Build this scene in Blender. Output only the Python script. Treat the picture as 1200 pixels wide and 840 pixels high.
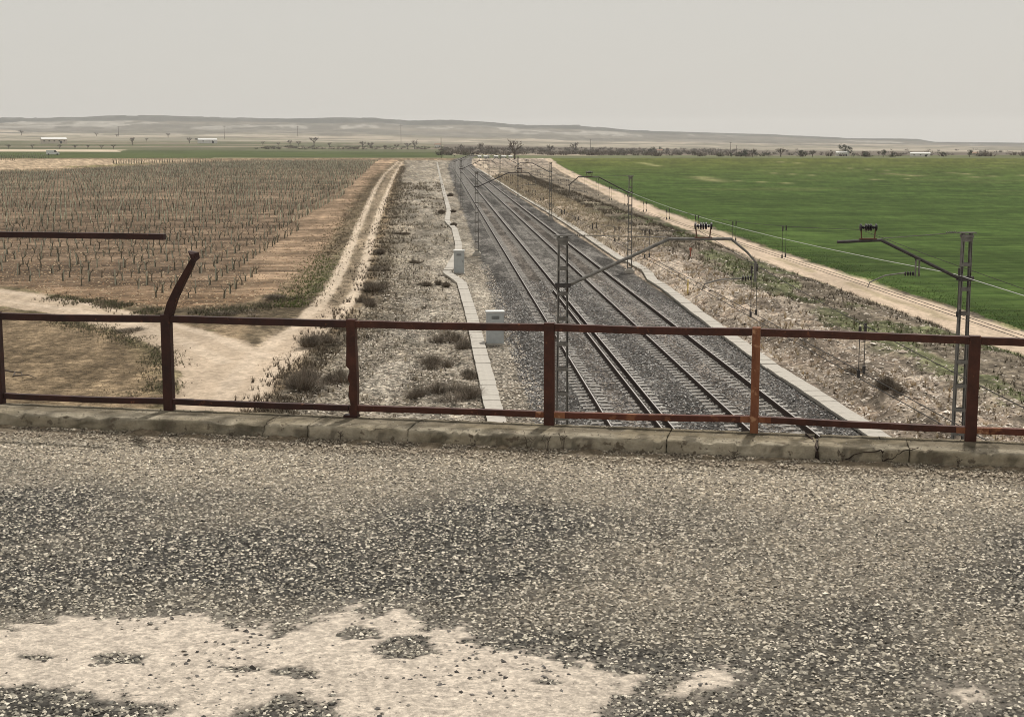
import bpy, math, random
import numpy as np
from mathutils import Vector

for o in list(bpy.data.objects): bpy.data.objects.remove(o)
random.seed(7)
rng = np.random.default_rng(11)
S = bpy.context.scene
COL = S.collection
R_ = math.radians

# ------------------------------------------------------------------ camera
EYE = 8.0
HEAD, PITCH = R_(2.865), math.atan(252/1700)
cd = bpy.data.cameras.new('camera'); cam = bpy.data.objects.new('camera', cd); COL.objects.link(cam)
cam.location = (0, 0, EYE); cam.rotation_euler = (math.pi/2-PITCH, 0, -HEAD)
cd.sensor_width = 36; cd.lens = 51.0; cd.clip_start = .1; cd.clip_end = 30000
S.camera = cam
S.cycles.pixel_filter_type = 'BLACKMAN_HARRIS'; S.cycles.filter_width = .95
S.render.resolution_x = 1024; S.render.resolution_y = 716

# ------------------------------------------------------------------ sky, sun, exposure
SUN_EL, SUN_AZ = R_(60), R_(22)          # azimuth clockwise from +Y: ahead and to the right
w = bpy.data.worlds.new('World'); S.world = w; w.use_nodes = True
nt = w.node_tree; nt.nodes.clear()
sky = nt.nodes.new('ShaderNodeTexSky'); sky.sky_type = 'NISHITA'; sky.sun_disc = False
sky.sun_elevation = SUN_EL; sky.sun_rotation = SUN_AZ; sky.dust_density = 5; sky.altitude = 600
b1 = nt.nodes.new('ShaderNodeBackground'); b1.inputs[1].default_value = .06
b2 = nt.nodes.new('ShaderNodeBackground'); b2.inputs[1].default_value = 1.0
# dust veil: even warm grey, a little paler towards the horizon
tc = nt.nodes.new('ShaderNodeTexCoord'); sx = nt.nodes.new('ShaderNodeSeparateXYZ')
rp = nt.nodes.new('ShaderNodeValToRGB')
rp.color_ramp.elements[0].position = 0.0; rp.color_ramp.elements[0].color = (.705, .68, .625, 1)
rp.color_ramp.elements[1].position = .6; rp.color_ramp.elements[1].color = (.65, .63, .58, 1)
mx = nt.nodes.new('ShaderNodeMixShader'); mx.inputs[0].default_value = .86
ow = nt.nodes.new('ShaderNodeOutputWorld')
L = nt.links.new
L(sky.outputs[0], b1.inputs[0]); L(tc.outputs['Generated'], sx.inputs[0]); L(sx.outputs[2], rp.inputs[0])
L(rp.outputs[0], b2.inputs[0]); L(b1.outputs[0], mx.inputs[1]); L(b2.outputs[0], mx.inputs[2]); L(mx.outputs[0], ow.inputs[0])
sl = bpy.data.lights.new('sun', 'SUN'); sl.energy = 3.7; sl.angle = R_(2.5); sl.color = (1, .955, .89)
so = bpy.data.objects.new('sun', sl); COL.objects.link(so)
sd = Vector((math.sin(SUN_AZ)*math.cos(SUN_EL), math.cos(SUN_AZ)*math.cos(SUN_EL), math.sin(SUN_EL)))
so.rotation_euler = sd.to_track_quat('Z', 'Y').to_euler(); so.location = (0, 0, 60)
S.view_settings.view_transform = 'Standard'; S.view_settings.look = 'None'
S.view_settings.exposure = 0.0; S.view_settings.gamma = 1

# ------------------------------------------------------------------ survey helpers
F = Vector((math.sin(HEAD)*math.cos(PITCH), math.cos(HEAD)*math.cos(PITCH), -math.sin(PITCH)))
RT = Vector((math.cos(HEAD), -math.sin(HEAD), 0)); UP = RT.cross(F)
EYEV = Vector((0, 0, EYE))
def ray(px, py): return F + RT*((px-600)/1700) + UP*((420-py)/1700)
GZ = -.3
def gp(px, py, z=GZ):
    d = ray(px, py); t = (z-EYE)/d.z
    p = EYEV + d*t
    return (p.x, p.y)
def gpl(pts, z=GZ): return np.array([gp(a, b, z) for a, b in pts])

# ------------------------------------------------------------------ numpy noise
def h2(ix, iy, s):
    n = (ix.astype(np.int64)*374761393 + iy.astype(np.int64)*668265263 + s*982451653) & 0x7fffffff
    n = ((n ^ (n >> 13))*1274126177) & 0x7fffffff
    return ((n ^ (n >> 16)) & 0xffff)/65535.0
def vn(x, y, s=0):
    x = np.asarray(x, float); y = np.asarray(y, float)
    ix = np.floor(x); iy = np.floor(y); fx = x-ix; fy = y-iy
    fx = fx*fx*(3-2*fx); fy = fy*fy*(3-2*fy)
    a = h2(ix, iy, s); b = h2(ix+1, iy, s); c = h2(ix, iy+1, s); d = h2(ix+1, iy+1, s)
    return (a*(1-fx)+b*fx)*(1-fy)+(c*(1-fx)+d*fx)*fy
def fbm(x, y, s=0, o=4):
    t = 0; a = .5; n = 0
    for i in range(o):
        t = t+a*vn(x*2**i, y*2**i, s+i*17); n += a; a *= .5
    return t/n
def sst(a, b, x):
    t = np.clip((x-a)/(b-a), 0, 1); return t*t*(3-2*t)
def dpl(x, y, P):
    best = np.full(x.shape, 1e9)
    for i in range(len(P)-1):
        ax, ay = P[i]; bx, by = P[i+1]; dx, dy = bx-ax, by-ay
        t = np.clip(((x-ax)*dx+(y-ay)*dy)/(dx*dx+dy*dy), 0, 1)
        best = np.minimum(best, np.hypot(x-ax-t*dx, y-ay-t*dy))
    return best
def sdf(x, y, P):              # positive inside
    P = np.asarray(P); d = dpl(x, y, np.vstack([P, P[:1]])); ins = np.zeros(x.shape, bool)
    n = len(P)
    for i in range(n):
        ax, ay = P[i]; bx, by = P[(i+1) % n]
        if ay == by: continue
        c = ((ay > y) != (by > y)) & (x < (bx-ax)*(y-ay)/(by-ay)+ax); ins ^= c
    return np.where(ins, d, -d)

# ------------------------------------------------------------------ object helpers
def tag(o, label=None, cat=None, group=None, kind=None):
    if label: o['label'] = label
    if cat: o['category'] = cat
    if group: o['group'] = group
    if kind: o['kind'] = kind
    return o
def empty(name, loc=(0, 0, 0), rz=0):
    o = bpy.data.objects.new(name, None); COL.objects.link(o); o.location = loc; o.rotation_euler = (0, 0, rz)
    o.empty_display_size = .2
    return o
def copy_tree(o, parent=None):
    c = o.copy(); COL.objects.link(c); c.parent = parent
    for ch in list(o.children): copy_tree(ch, c)
    return c
def npmesh(name, V, Fc, mat, parent=None, col=None, smooth=False):
    """V (n,3); Fc (m,3) or (m,4) array; col (n,3) vertex colour of the material itself"""
    V = np.asarray(V, np.float32); Fc = np.asarray(Fc, np.int32); k = Fc.shape[1]
    me = bpy.data.meshes.new(name)
    me.vertices.add(len(V)); me.vertices.foreach_set('co', V.ravel())
    me.loops.add(Fc.size); me.loops.foreach_set('vertex_index', Fc.ravel())
    me.polygons.add(len(Fc)); me.polygons.foreach_set('loop_start', np.arange(0, Fc.size, k, dtype=np.int32))
    try: me.polygons.foreach_set('loop_total', np.full(len(Fc), k, np.int32))
    except Exception: pass
    if smooth: me.polygons.foreach_set('use_smooth', np.ones(len(Fc), bool))
    me.update(calc_edges=True)
    if col is not None:
        at = me.color_attributes.new('tint', 'FLOAT_COLOR', 'POINT')
        c4 = np.ones((len(V), 4), np.float32); c4[:, :3] = col; at.data.foreach_set('color', c4.ravel())
    me.materials.append(mat)
    o = bpy.data.objects.new(name, me); COL.objects.link(o); o.parent = parent
    return o
class MB:
    def __init__(s): s.v = []; s.f = []; s.m = []
    def poly(s, vs, fs, mi=0):
        n = len(s.v); s.v += [tuple(v) for v in vs]; s.f += [tuple(i+n for i in f) for f in fs]; s.m += [mi]*len(fs); return s
    def box(s, x0, x1, y0, y1, z0, z1, mi=0):
        return s.poly([(x0,y0,z0),(x1,y0,z0),(x1,y1,z0),(x0,y1,z0),(x0,y0,z1),(x1,y0,z1),(x1,y1,z1),(x0,y1,z1)],
            [(0,3,2,1),(4,5,6,7),(0,1,5,4),(1,2,6,5),(2,3,7,6),(3,0,4,7)], mi)
    def tube(s, pts, rad, n=6, mi=0, cap=True, sq=None):
        pts = [Vector(p) for p in pts]
        if not isinstance(rad, (list, tuple)): rad = [rad]*len(pts)
        vs = []; fs = []; pr = None
        for i, p in enumerate(pts):
            d = (pts[min(i+1, len(pts)-1)]-pts[max(i-1, 0)]).normalized()
            a = Vector((0, 0, 1)) if abs(d.z) < .9 else Vector((0, 1, 0))
            u = d.cross(a).normalized() if pr is None else (pr-d*pr.dot(d)).normalized()
            pr = u; v = d.cross(u)
            for k in range(n):
                t = 2*math.pi*(k+.5)/n
                c, e = math.cos(t), math.sin(t)
                if sq: c *= sq[0]; e *= sq[1]
                vs.append(p+(u*c+v*e)*rad[i])
        for i in range(len(pts)-1):
            for k in range(n):
                a = i*n+k; b = i*n+(k+1) % n
                fs.append((a, b, b+n, a+n))
        if cap: fs += [tuple(range(n))[::-1], tuple(range((len(pts)-1)*n, len(pts)*n))]
        return s.poly(vs, fs, mi)
    def lathe(s, c, prof, axis='z', n=10, mi=0):
        vs = []; fs = []
        for (r, h) in prof:
            for k in range(n):
                t = 2*math.pi*k/n; a, b = r*math.cos(t), r*math.sin(t)
                vs.append({'z': (c[0]+a, c[1]+b, c[2]+h), 'x': (c[0]+h, c[1]+a, c[2]+b), 'y': (c[0]+a, c[1]+h, c[2]+b)}[axis])
        for i in range(len(prof)-1):
            for k in range(n):
                a = i*n+k; b = i*n+(k+1) % n; fs.append((a, b, b+n, a+n))
        fs += [tuple(range(n))[::-1], tuple(range((len(prof)-1)*n, len(prof)*n))]
        return s.poly(vs, fs, mi)
    def build(s, name, mat, parent=None, smooth=False, bevel=0, link=True):
        me = bpy.data.meshes.new(name); me.from_pydata(s.v, [], s.f)
        for m in (mat if isinstance(mat, (list, tuple)) else [mat]): me.materials.append(m)
        me.polygons.foreach_set('material_index', s.m)
        if smooth: me.polygons.foreach_set('use_smooth', [True]*len(s.f))
        me.update(); o = bpy.data.objects.new(name, me)
        if link: COL.objects.link(o)
        o.parent = parent
        if bevel:
            b = o.modifiers.new('bevel', 'BEVEL'); b.width = bevel; b.segments = 2; b.limit_method = 'ANGLE'
        return o
def scatter(name, tv, tf, pos, scl, rz, mat, col=None, tilt=None, parent=None, tcol=None):
    """many alike small pieces joined in one mesh; tv (k,3), tf (m,3|4), scl (n,) or (n,3)"""
    n = len(pos); k = len(tv); tv = np.asarray(tv, float); tf = np.asarray(tf)
    scl = np.asarray(scl, float)
    if scl.ndim == 1: scl = np.repeat(scl[:, None], 3, 1)
    V = tv[None]*scl[:, None, :]
    if tilt is not None:
        c, s_ = np.cos(tilt)[:, None], np.sin(tilt)[:, None]
        y, z = V[..., 1].copy(), V[..., 2].copy(); V[..., 1] = c*y-s_*z; V[..., 2] = s_*y+c*z
    c, s_ = np.cos(rz)[:, None], np.sin(rz)[:, None]
    x, y = V[..., 0].copy(), V[..., 1].copy(); V[..., 0] = c*x-s_*y; V[..., 1] = s_*x+c*y
    V = V+np.asarray(pos)[:, None, :]
    Fc = tf[None]+(np.arange(n)*k)[:, None, None]
    C = None
    if col is not None:
        C = np.repeat(np.asarray(col)[:, None, :], k, 1)
        if tcol is not None: C = C*tcol[None]
        C = C.reshape(-1, 3)
    return npmesh(name, V.reshape(-1, 3), Fc.reshape(-1, tf.shape[1]), mat, parent, C)

# ------------------------------------------------------------------ materials
def mat(name, col=(.3, .3, .3), col2=None, scale=6, rough=.85, metal=0, bump=0, bscale=40, attr=False,
        spots=None, detail=6, stretch=None, vor=None, spec=.25):
    """procedural: two tones by noise, optional second spot colour, vertex 'tint' for zone colours, bump relief"""
    m = bpy.data.materials.new(name); m.use_nodes = True; t = m.node_tree; N = t.nodes; lk = t.links.new
    p = N['Principled BSDF']; p.inputs['Roughness'].default_value = rough; p.inputs['Metallic'].default_value = metal
    p.inputs['Specular IOR Level'].default_value = .03 if attr else spec
    tx = N.new('ShaderNodeTexCoord'); mp = N.new('ShaderNodeMapping'); lk(tx.outputs['Object'], mp.inputs[0])
    if stretch: mp.inputs['Scale'].default_value = stretch
    n1 = N.new('ShaderNodeTexNoise'); n1.inputs['Scale'].default_value = scale; n1.inputs['Detail'].default_value = detail
    n1.inputs['Roughness'].default_value = .65
    lk(mp.outputs[0], n1.inputs[0])
    mr = N.new('ShaderNodeMapRange'); mr.inputs[1].default_value = .33; mr.inputs[2].default_value = .67
    lk(n1.outputs[0], mr.inputs[0])
    mix = N.new('ShaderNodeMix'); mix.data_type = 'RGBA'
    mix.inputs[6].default_value = (*col, 1); mix.inputs[7].default_value = (*(col2 or col), 1)
    lk(mr.outputs[0], mix.inputs[0]); out = mix.outputs[2]
    if attr:
        a = N.new('ShaderNodeAttribute'); a.attribute_name = 'tint'
        mm = N.new('ShaderNodeMix'); mm.data_type = 'RGBA'; mm.blend_type = 'MULTIPLY'; mm.inputs[0].default_value = 1
        lk(a.outputs[0], mm.inputs[6]); lk(out, mm.inputs[7]); out = mm.outputs[2]
    if vor:
        vs, lo, hi = vor
        v = N.new('ShaderNodeTexVoronoi'); v.inputs['Scale'].default_value = vs; lk(mp.outputs[0], v.inputs['Vector'])
        sp = N.new('ShaderNodeSeparateColor'); lk(v.outputs['Color'], sp.inputs[0])
        r2 = N.new('ShaderNodeMapRange'); r2.inputs[3].default_value = lo; r2.inputs[4].default_value = hi
        lk(sp.outputs[0], r2.inputs[0])
        mv = N.new('ShaderNodeMix'); mv.data_type = 'RGBA'; mv.blend_type = 'MULTIPLY'; mv.inputs[0].default_value = 1
        lk(out, mv.inputs[6]); lk(r2.outputs[0], mv.inputs[7]); out = mv.outputs[2]
    if spots:
        sc, th, wd, sc_col = spots
        n2 = N.new('ShaderNodeTexNoise'); n2.inputs['Scale'].default_value = sc; n2.inputs['Detail'].default_value = 8
        lk(tx.outputs['Object'], n2.inputs[0])
        m2 = N.new('ShaderNodeMapRange'); m2.inputs[1].default_value = th; m2.inputs[2].default_value = th+wd
        lk(n2.outputs[0], m2.inputs[0])
        ms = N.new('ShaderNodeMix'); ms.data_type = 'RGBA'; ms.inputs[7].default_value = (*sc_col, 1)
        lk(m2.outputs[0], ms.inputs[0]); lk(out, ms.inputs[6]); out = ms.outputs[2]
    lk(out, p.inputs['Base Color'])
    if bump:
        n3 = N.new('ShaderNodeTexNoise'); n3.inputs['Scale'].default_value = bscale; n3.inputs['Detail'].default_value = 8
        n3.inputs['Roughness'].default_value = .7
        lk(mp.outputs[0], n3.inputs[0]); bp = N.new('ShaderNodeBump'); bp.inputs['Strength'].default_value = 1
        bp.inputs['Distance'].default_value = bump; lk(n3.outputs[0], bp.inputs['Height']); lk(bp.outputs[0], p.inputs['Normal'])
    return m
M = {}
M['ground'] = mat('earth', (.50,.50,.50), (1.5,1.48,1.42), 2.2, attr=True, bump=.14, bscale=6, detail=14, vor=(7,.65,1.35))
M['far'] = mat('far_land', (.85,.85,.85), (1.15,1.15,1.15), .02, attr=True, detail=10)
M['crop'] = mat('young_cereal', (.5,.58,.5), (1.5,1.42,1.4), .7, attr=True, bump=.12, bscale=3, detail=14, stretch=(.3,2.0,1))
M['furrow'] = mat('ploughed_soil', (.42,.42,.42), (1.62,1.55,1.48), 1.2, attr=True, bump=.10, bscale=4, detail=12, stretch=(.25,2.2,1))
M['road'] = mat('packed_dirt', (.84,.84,.84), (1.16,1.15,1.14), 3, attr=True, bump=.05, bscale=6, detail=12, vor=(7,.85,1.15))
M['gravel'] = mat('gravel', (.42,.42,.42), (1.6,1.58,1.52), 3, attr=True, bump=.12, bscale=9, detail=12, vor=(9,.3,1.9))
M['ballast'] = mat('ballast', (.5,.5,.5), (1.5,1.48,1.44), 5, attr=True, bump=.10, bscale=12, detail=10, vor=(11,.15,2.4))
M['deck'] = mat('chip_seal', (.7,.7,.7), (1.3,1.3,1.28), 30, attr=True, bump=.010, bscale=110, detail=8, vor=(90,.78,1.22))
M['stone'] = mat('stone', (.8,.8,.8), (1.2,1.2,1.2), 60, attr=True, rough=.9)
M['rust'] = mat('rusty_paint', (.045,.019,.014), (.09,.033,.022), 12, rough=.6, bump=.0015, bscale=160, spots=(34,.66,.10,(.20,.08,.042)))
M['rustworn'] = mat('worn_rusty_paint', (.075,.026,.018), (.15,.052,.032), 7, rough=.7, bump=.002, bscale=140, spots=(18,.55,.12,(.24,.10,.05)))
M['rustlight'] = mat('bare_rust', (.13,.045,.025), (.30,.13,.065), 14, rough=.75, bump=.0012, bscale=120, spots=(30,.57,.1,(.42,.23,.13)), stretch=(1,1,.25))
M['rustdark'] = mat('dark_rusty_paint', (.030,.016,.014), (.060,.024,.019), 9, rough=.62, bump=.001, bscale=120, spots=(30,.66,.1,(.20,.08,.04)))
M['kerb'] = mat('weathered_concrete', (.24,.22,.18), (.44,.40,.335), 12, attr=True, bump=.016, bscale=70, detail=12, spots=(22,.60,.06,(.17,.14,.105)))
M['slab'] = mat('trough_concrete', (.34,.315,.275), (.47,.435,.38), 4, bump=.005, bscale=30)
M['sleeper'] = mat('sleeper_concrete', (.27,.25,.225), (.44,.42,.385), 6, bump=.004, bscale=40, spots=(2.2,.52,.1,(.15,.13,.112)))
M['railside'] = mat('rail_rust', (.030,.022,.018), (.055,.036,.027), 8, rough=.9)
M['railtop'] = mat('rail_head', (.38,.36,.34), (.48,.46,.44), 4, rough=.5, metal=.2)
M['steel'] = mat('galvanised_steel', (.13,.12,.11), (.23,.22,.20), 7, rough=.75, metal=0, spots=(9,.64,.1,(.12,.085,.06)))
M['darksteel'] = mat('dark_steel', (.045,.042,.042), (.085,.075,.07), 7, rough=.6, metal=.2)
M['brownsteel'] = mat('brown_steel', (.10,.05,.035), (.16,.085,.055), 7, rough=.7)
M['glassins'] = mat('insulator_glaze', (.020,.019,.022), (.04,.035,.035), 10, rough=.25)
M['copper'] = mat('contact_wire', (.035,.03,.026), rough=.6)
M['alu'] = mat('aluminium_wire', (.62,.62,.6), rough=.6)
M['cabinet'] = mat('cabinet_paint', (.40,.42,.42), (.48,.50,.50), 5, rough=.55, spots=(6,.68,.1,(.28,.27,.25)))
M['cabinettop'] = mat('cabinet_lid', (.62,.62,.60), (.7,.7,.68), 4, rough=.6)
M['bark'] = mat('bark', (.075,.058,.045), (.13,.105,.085), 3, rough=.95)
M['vinewood'] = mat('vine_wood', (.10,.09,.065), (.19,.17,.125), 6, rough=.95)
M['tube'] = mat('vine_stake', (.34,.34,.26), (.55,.54,.43), 5, rough=.8)
M['twig'] = mat('twigs', (.8,.8,.8), (1.25,1.2,1.15), 1, attr=True, rough=.95)
M['grass'] = mat('grass_blades', (.75,.75,.75), (1.3,1.3,1.25), 2, attr=True, rough=.9)
M['leaf'] = mat('evergreen_leaf', (.022,.032,.014), (.05,.062,.028), .8, rough=.8)
M['whitewall'] = mat('whitewashed_wall', (.68,.66,.62), (.78,.76,.72), .5)
M['creamwall'] = mat('cream_wall', (.52,.47,.39), (.60,.55,.46), .5)
M['tile'] = mat('roof_tile', (.22,.13,.09), (.30,.19,.13), 1)
M['paleroof'] = mat('pale_metal_roof', (.6,.6,.58), (.72,.71,.68), .6)
M['darkopen'] = mat('dark_opening', (.03,.03,.032), rough=.5)
M['van'] = mat('white_van_paint', (.76,.76,.75), (.82,.82,.81), 2, rough=.35)
M['rubber'] = mat('rubber', (.02,.02,.02))
M['yellow'] = mat('yellow_paint', (.50,.36,.05), (.6,.44,.08), 8)
M['redpaint'] = mat('red_brown_paint', (.30,.10,.07), (.38,.15,.10), 8)

# ------------------------------------------------------------------ land form
CX = np.array([-900, 0, 300, 520, 640, 900, 1200, 2200], float)
RR = np.array([800, 1000, 1400, 2000, 3000, 4500, 6000, 8000, 9500], float)
SKX = [-900, 0, 95, 130, 190, 245, 300, 360, 400, 440, 480, 530, 600, 640, 680, 740, 800, 900, 990, 1075, 1095, 1200, 2200]
SKY = [142, 139.5, 138, 136, 136.5, 138, 139.5, 140, 139, 139, 142, 142, 146.5, 147, 148, 153, 155, 157.5, 162, 163, 166.5, 167.5, 169]
YT = np.array([
 [186.1]*8,
 [181.5, 181.5, 181.5, 182, 183, 182.8, 181.6, 180],
 [176, 176, 176.5, 178, 180.5, 182.4, 182.6, 182],
 [169, 169, 170, 173, 176, 179.5, 180.5, 180],
 [162, 162, 163, 166, 169, 174, 177, 177],
 [154, 154, 155, 158, 161, 167, 172.5, 173],
 [0]*8, [0]*8, [0]*8])
YT[6] = np.interp(CX, SKX, SKY)
def xp_of(X, Y):
    a = np.arctan2(X, np.maximum(Y, 1))-HEAD
    return 600+1718.6*np.tan(np.clip(a, -1.2, 1.2))
def track_shift(Y): return np.where(Y > 450, ((np.maximum(Y, 450)-450)/350)**2*6.5, 0.)
TROUGH_R = [gp(a, b, -.2) for a, b in [(1062,535),(1001,492),(904,430),(815,365),(780,337.5),(764,328),(758,318),(741,308),(728,304),(688,277),(667,263),(646,250),(610,229),(580,210),(560,198)]]
TROUGH_L = [gp(a, b, -.2) for a, b in [(600,575),(581,491),(563.5,417),(551.5,366),(541,332),(524,320),(537,296),(537.5,287),(532.5,268),(524,259.5),(526,246),(521,228),(516.5,210),(512,190)]]
def land(X, Y):
    X = np.asarray(X, float); Y = np.asarray(Y, float)
    r = np.maximum(Y*math.cos(HEAD)+X*math.sin(HEAD), 1.)
    xp = xp_of(X, Y)
    sk = np.interp(xp, SKX, SKY); rr_ = r
    ci = np.clip(np.searchsorted(CX, xp)-1, 0, len(CX)-2); ct = np.clip((xp-CX[ci])/(CX[ci+1]-CX[ci]), 0, 1)
    rows = [YT[i][ci]*(1-ct)+YT[i][ci+1]*ct for i in range(6)]+[sk, sk+2.5, sk+8]
    yy = rows[0].copy()
    for i in range(len(RR)-1):
        m = r >= RR[i]; t = np.clip((r-RR[i])/(RR[i+1]-RR[i]), 0, 1)
        if i == 5: t = t**1.6
        yy = np.where(m, rows[i]*(1-t)+rows[i+1]*t, yy)
    zf = EYE+(168-yy)*r/1718.6
    far = sst(760, 1000, r)
    amp = sst(2200, 5500, r)*(1-np.clip((xp-500)/900, 0, 1)*.75)
    rid = (np.abs(fbm(X/420., Y/420., 5, 5)-.5)*2)
    zf = zf+sst(5600, 5950, rr_)*(xp < 760)*np.where(vn(X/38., Y/200., 77) > .5, 4.5, 0)*vn(X/200., Y/400., 78)+amp*(rid-.25)*-26*(1-sst(5600, 6000, r)*.93)+amp*(fbm(X/90., Y/300., 9, 4)-.5)*5
    z = np.where(far > 0, GZ*(1-far)+zf*far, GZ)
    # near relief
    nr = 1-sst(200, 700, r)
    xc = X-track_shift(Y)
    bankR = sst(13.1, 14.5, xc)*(1-sst(21.0, 23.2, xc))
    z = z+nr*bankR*(.40+1.0*(fbm(X/2.3, Y/3.1, 21, 5)-.45)*(1-sst(16.5, 18.5, xc)*.6)+.42*(fbm(X/.7, Y/.7, 22, 3)-.5)*(1-sst(16.5, 18.5, xc)*.6))
    vL = sst(-14, -3, xc)*(1-sst(.6, 1.2, xc))
    z = z+nr*vL*(.40*(fbm(X/1.7, Y/2.3, 23, 5)-.5)+.16*(fbm(X/.5, Y/.5, 24, 3)-.5))
    fl = 1-sst(-14, -6, xc)
    z = z+nr*fl*(.10*(fbm(X/2.2, Y/2.2, 25, 3)-.5))
    # ballast bed
    bed = sst(2.7, 4.1, xc)*(1-sst(11.3, 12.25, xc))
    z = np.where((r < 1500), z+bed*(.10+.012*sst(40, 70, Y)+.035*(fbm(X/.5, Y/.5, 3, 3)-.45)), z)
    return z
def landz(x, y): return float(land(np.array([x]), np.array([y]))[0])
def hit(px, py):
    """where the line of sight through a surveyed point meets the land"""
    d = ray(px, py); hd = math.hypot(d.x, d.y); 
    lo = 20.
    rs = np.concatenate([np.arange(25, 400, .5), np.geomspace(400, 7500, 1500)])
    t = rs/hd; X = d.x*t; Y = d.y*t; Z = EYE+d.z*t; g = land(X, Y)
    k = np.where(Z <= g)[0]
    i = k[0] if len(k) else len(rs)-1
    return float(X[i]), float(Y[i]), float(g[i])

# ------------------------------------------------------------------ ground sheet, split by zone
ys = np.concatenate([np.array([1400, 1000, 760]), np.arange(640, 470, -2.2), np.arange(470, 16.5, -1.15)]) - 0
rad = 8.3*1718.6/np.maximum(ys-0, 1)
rad = np.concatenate([rad[rad < 820], np.geomspace(822, 9500, 170)])
az = np.concatenate([np.linspace(-100, -19, 40)[:-1], np.arange(-19, 25, .062), np.linspace(25, 105, 40)[1:]])
A, RD = np.meshgrid(np.radians(az), rad)
X = RD*np.sin(A); Y = RD*np.cos(A)
rr = np.maximum(Y*math.cos(HEAD)+X*math.sin(HEAD), 1)
Z = land(X, Y); xp = xp_of(X, Y); xc = X-track_shift(Y)
W = lambda s, a, k=1.: (fbm(X/a, Y/a, s, 4)-.5)*k
Xw = X+W(31, 2.5, 1.2)+W(32, .6, .4); Yw = Y+W(33, 2.5, 2.0)+W(34, .6, .5)
col = np.zeros(X.shape+(3,)); col[:] = (.205, .155, .102)
zone = np.zeros(X.shape, int)       # 0 stubble field
def lay(wt, c, z=None, th=.5):
    global col
    c = np.asarray(c, float); col = col*(1-wt[..., None])+c*wt[..., None]
    if z is not None: zone[wt > th] = z
col *= (.75+.5*fbm(X/1.5, Y/.7, 41, 4))[..., None]
VE = gpl([(262,372),(289,330),(311,303),(346,270),(373,245),(398,230),(420,208),(440,190),(446,187.5)])      # right edge of the vines
VX = lambda yy: np.interp(yy, VE[:, 1], VE[:, 0])
vine = sdf(Xw, Yw, gpl([(-400,318),(0,333),(60,345),(120,357),(200,364),(262,362),(320,342),(365,312),(392,275),(410,250),(440,215),(462,192),(468,187.3),(300,187.5),(120,196),(40,201.5),(-400,203)]))
vw = sst(-.3, .5, vine)
lay(vw, (.15, .112, .080), 1)
lay(vw*sst(-3, 1.5, Xw-VX(Yw)), (.25, .185, .128))
nearv = vw*(1-sst(58, 92, Yw+X*.2))
lay(nearv*.75, (.255, .17, .10))
# faint furrow lines
fur = (.5+.5*np.sin((Y+W(35, 6, 2.5))*2*math.pi/.9))
col *= (1-.22*vw*(fur > .6)*(1-sst(140, 260, Y)))[..., None]
# weedy margins
rutL = gpl([(292,440),(318,412),(346,384),(374,357),(392,332),(404,305),(415,278),(427,250),(439,222),(450,205),(463,193),(467,189)])
rutR = gpl([(280,475),(322,432),(368,398),(402,366),(419,338),(428,308),(436,275),(446,245),(455,222),(461,207),(469,194),(472,189)])
dL = dpl(Xw, Yw, rutL); dR = dpl(Xw, Yw, rutR); dm = np.minimum(dL, dR)
wm = (1-sst(1.2, 2.3+sst(60, 250, Y)*1.0, dL+W(36, 2, 1.6)))
lay(wm, (.145, .115, .078))
gm = sdf(Xw, Yw, gpl([(372,345),(395,318),(408,292),(400,292),(375,318),(350,345)]))
lay(sst(-.4, .8, gm)*(.25+.5*fbm(X, Y, 43)), (.11, .12, .055))
dk = sdf(Xw, Yw, gpl([(60,345),(200,362),(330,350),(352,352),(330,378),(240,380),(190,372),(80,354)]))
lay(sst(-.5, .4, dk)*.85, (.115, .092, .062), 0)
verge = sdf(X+W(37, 3, 1.6), Y, gpl([(474,187.5),(466,212),(460,240),(450,270),(440,310),(430,345),(404,380),(350,432),(310,490),(250,640),(760,640),(560,187.5)]))
vg = sst(-.3, .6, verge)*(xc < 3.2)
gcol = np.array((.245,.22,.185))*(.72+.56*fbm(X/.8, Y/.8, 44, 4))[..., None]
col = col*(1-vg[..., None])+gcol*vg[..., None]; zone[vg > .5] = 2
deadveg = sst(.50, .62, fbm(X/1.6, Y/4.5, 45, 4)+.22*np.exp(-((dR-2.2)/1.5)**2)+.03)
lay(vg*deadveg*.6, (.16, .138, .108))
lay(vg*sst(.5, .62, fbm(X/.9, Y/2.2, 145, 4))*.4, (.17, .145, .115))
lay(vg*np.exp(-((dR-1.5)/.7)**2)*.75, (.105, .085, .060))
lay(vg*sst(.56, .68, fbm(X/1.1, Y/8, 46, 4))*.4*sst(60, 130, Y), (.30, .255, .20))
d0 = np.minimum(dpl(X, Y, rutL), dpl(X, Y, rutR)); ru = 1-sst(.24, .56, d0+W(38, 1.5, .28)+.05)
lay((dL < 2.2)*(dR < 2.2)*(1-sst(.9, 1.4, np.maximum(dL, dR)-.8))*.8, (.25, .20, .145))
mid = (dL < 1.6) & (dR < 1.6)
lay(ru*.95, (.50, .415, .32), 3)
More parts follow.
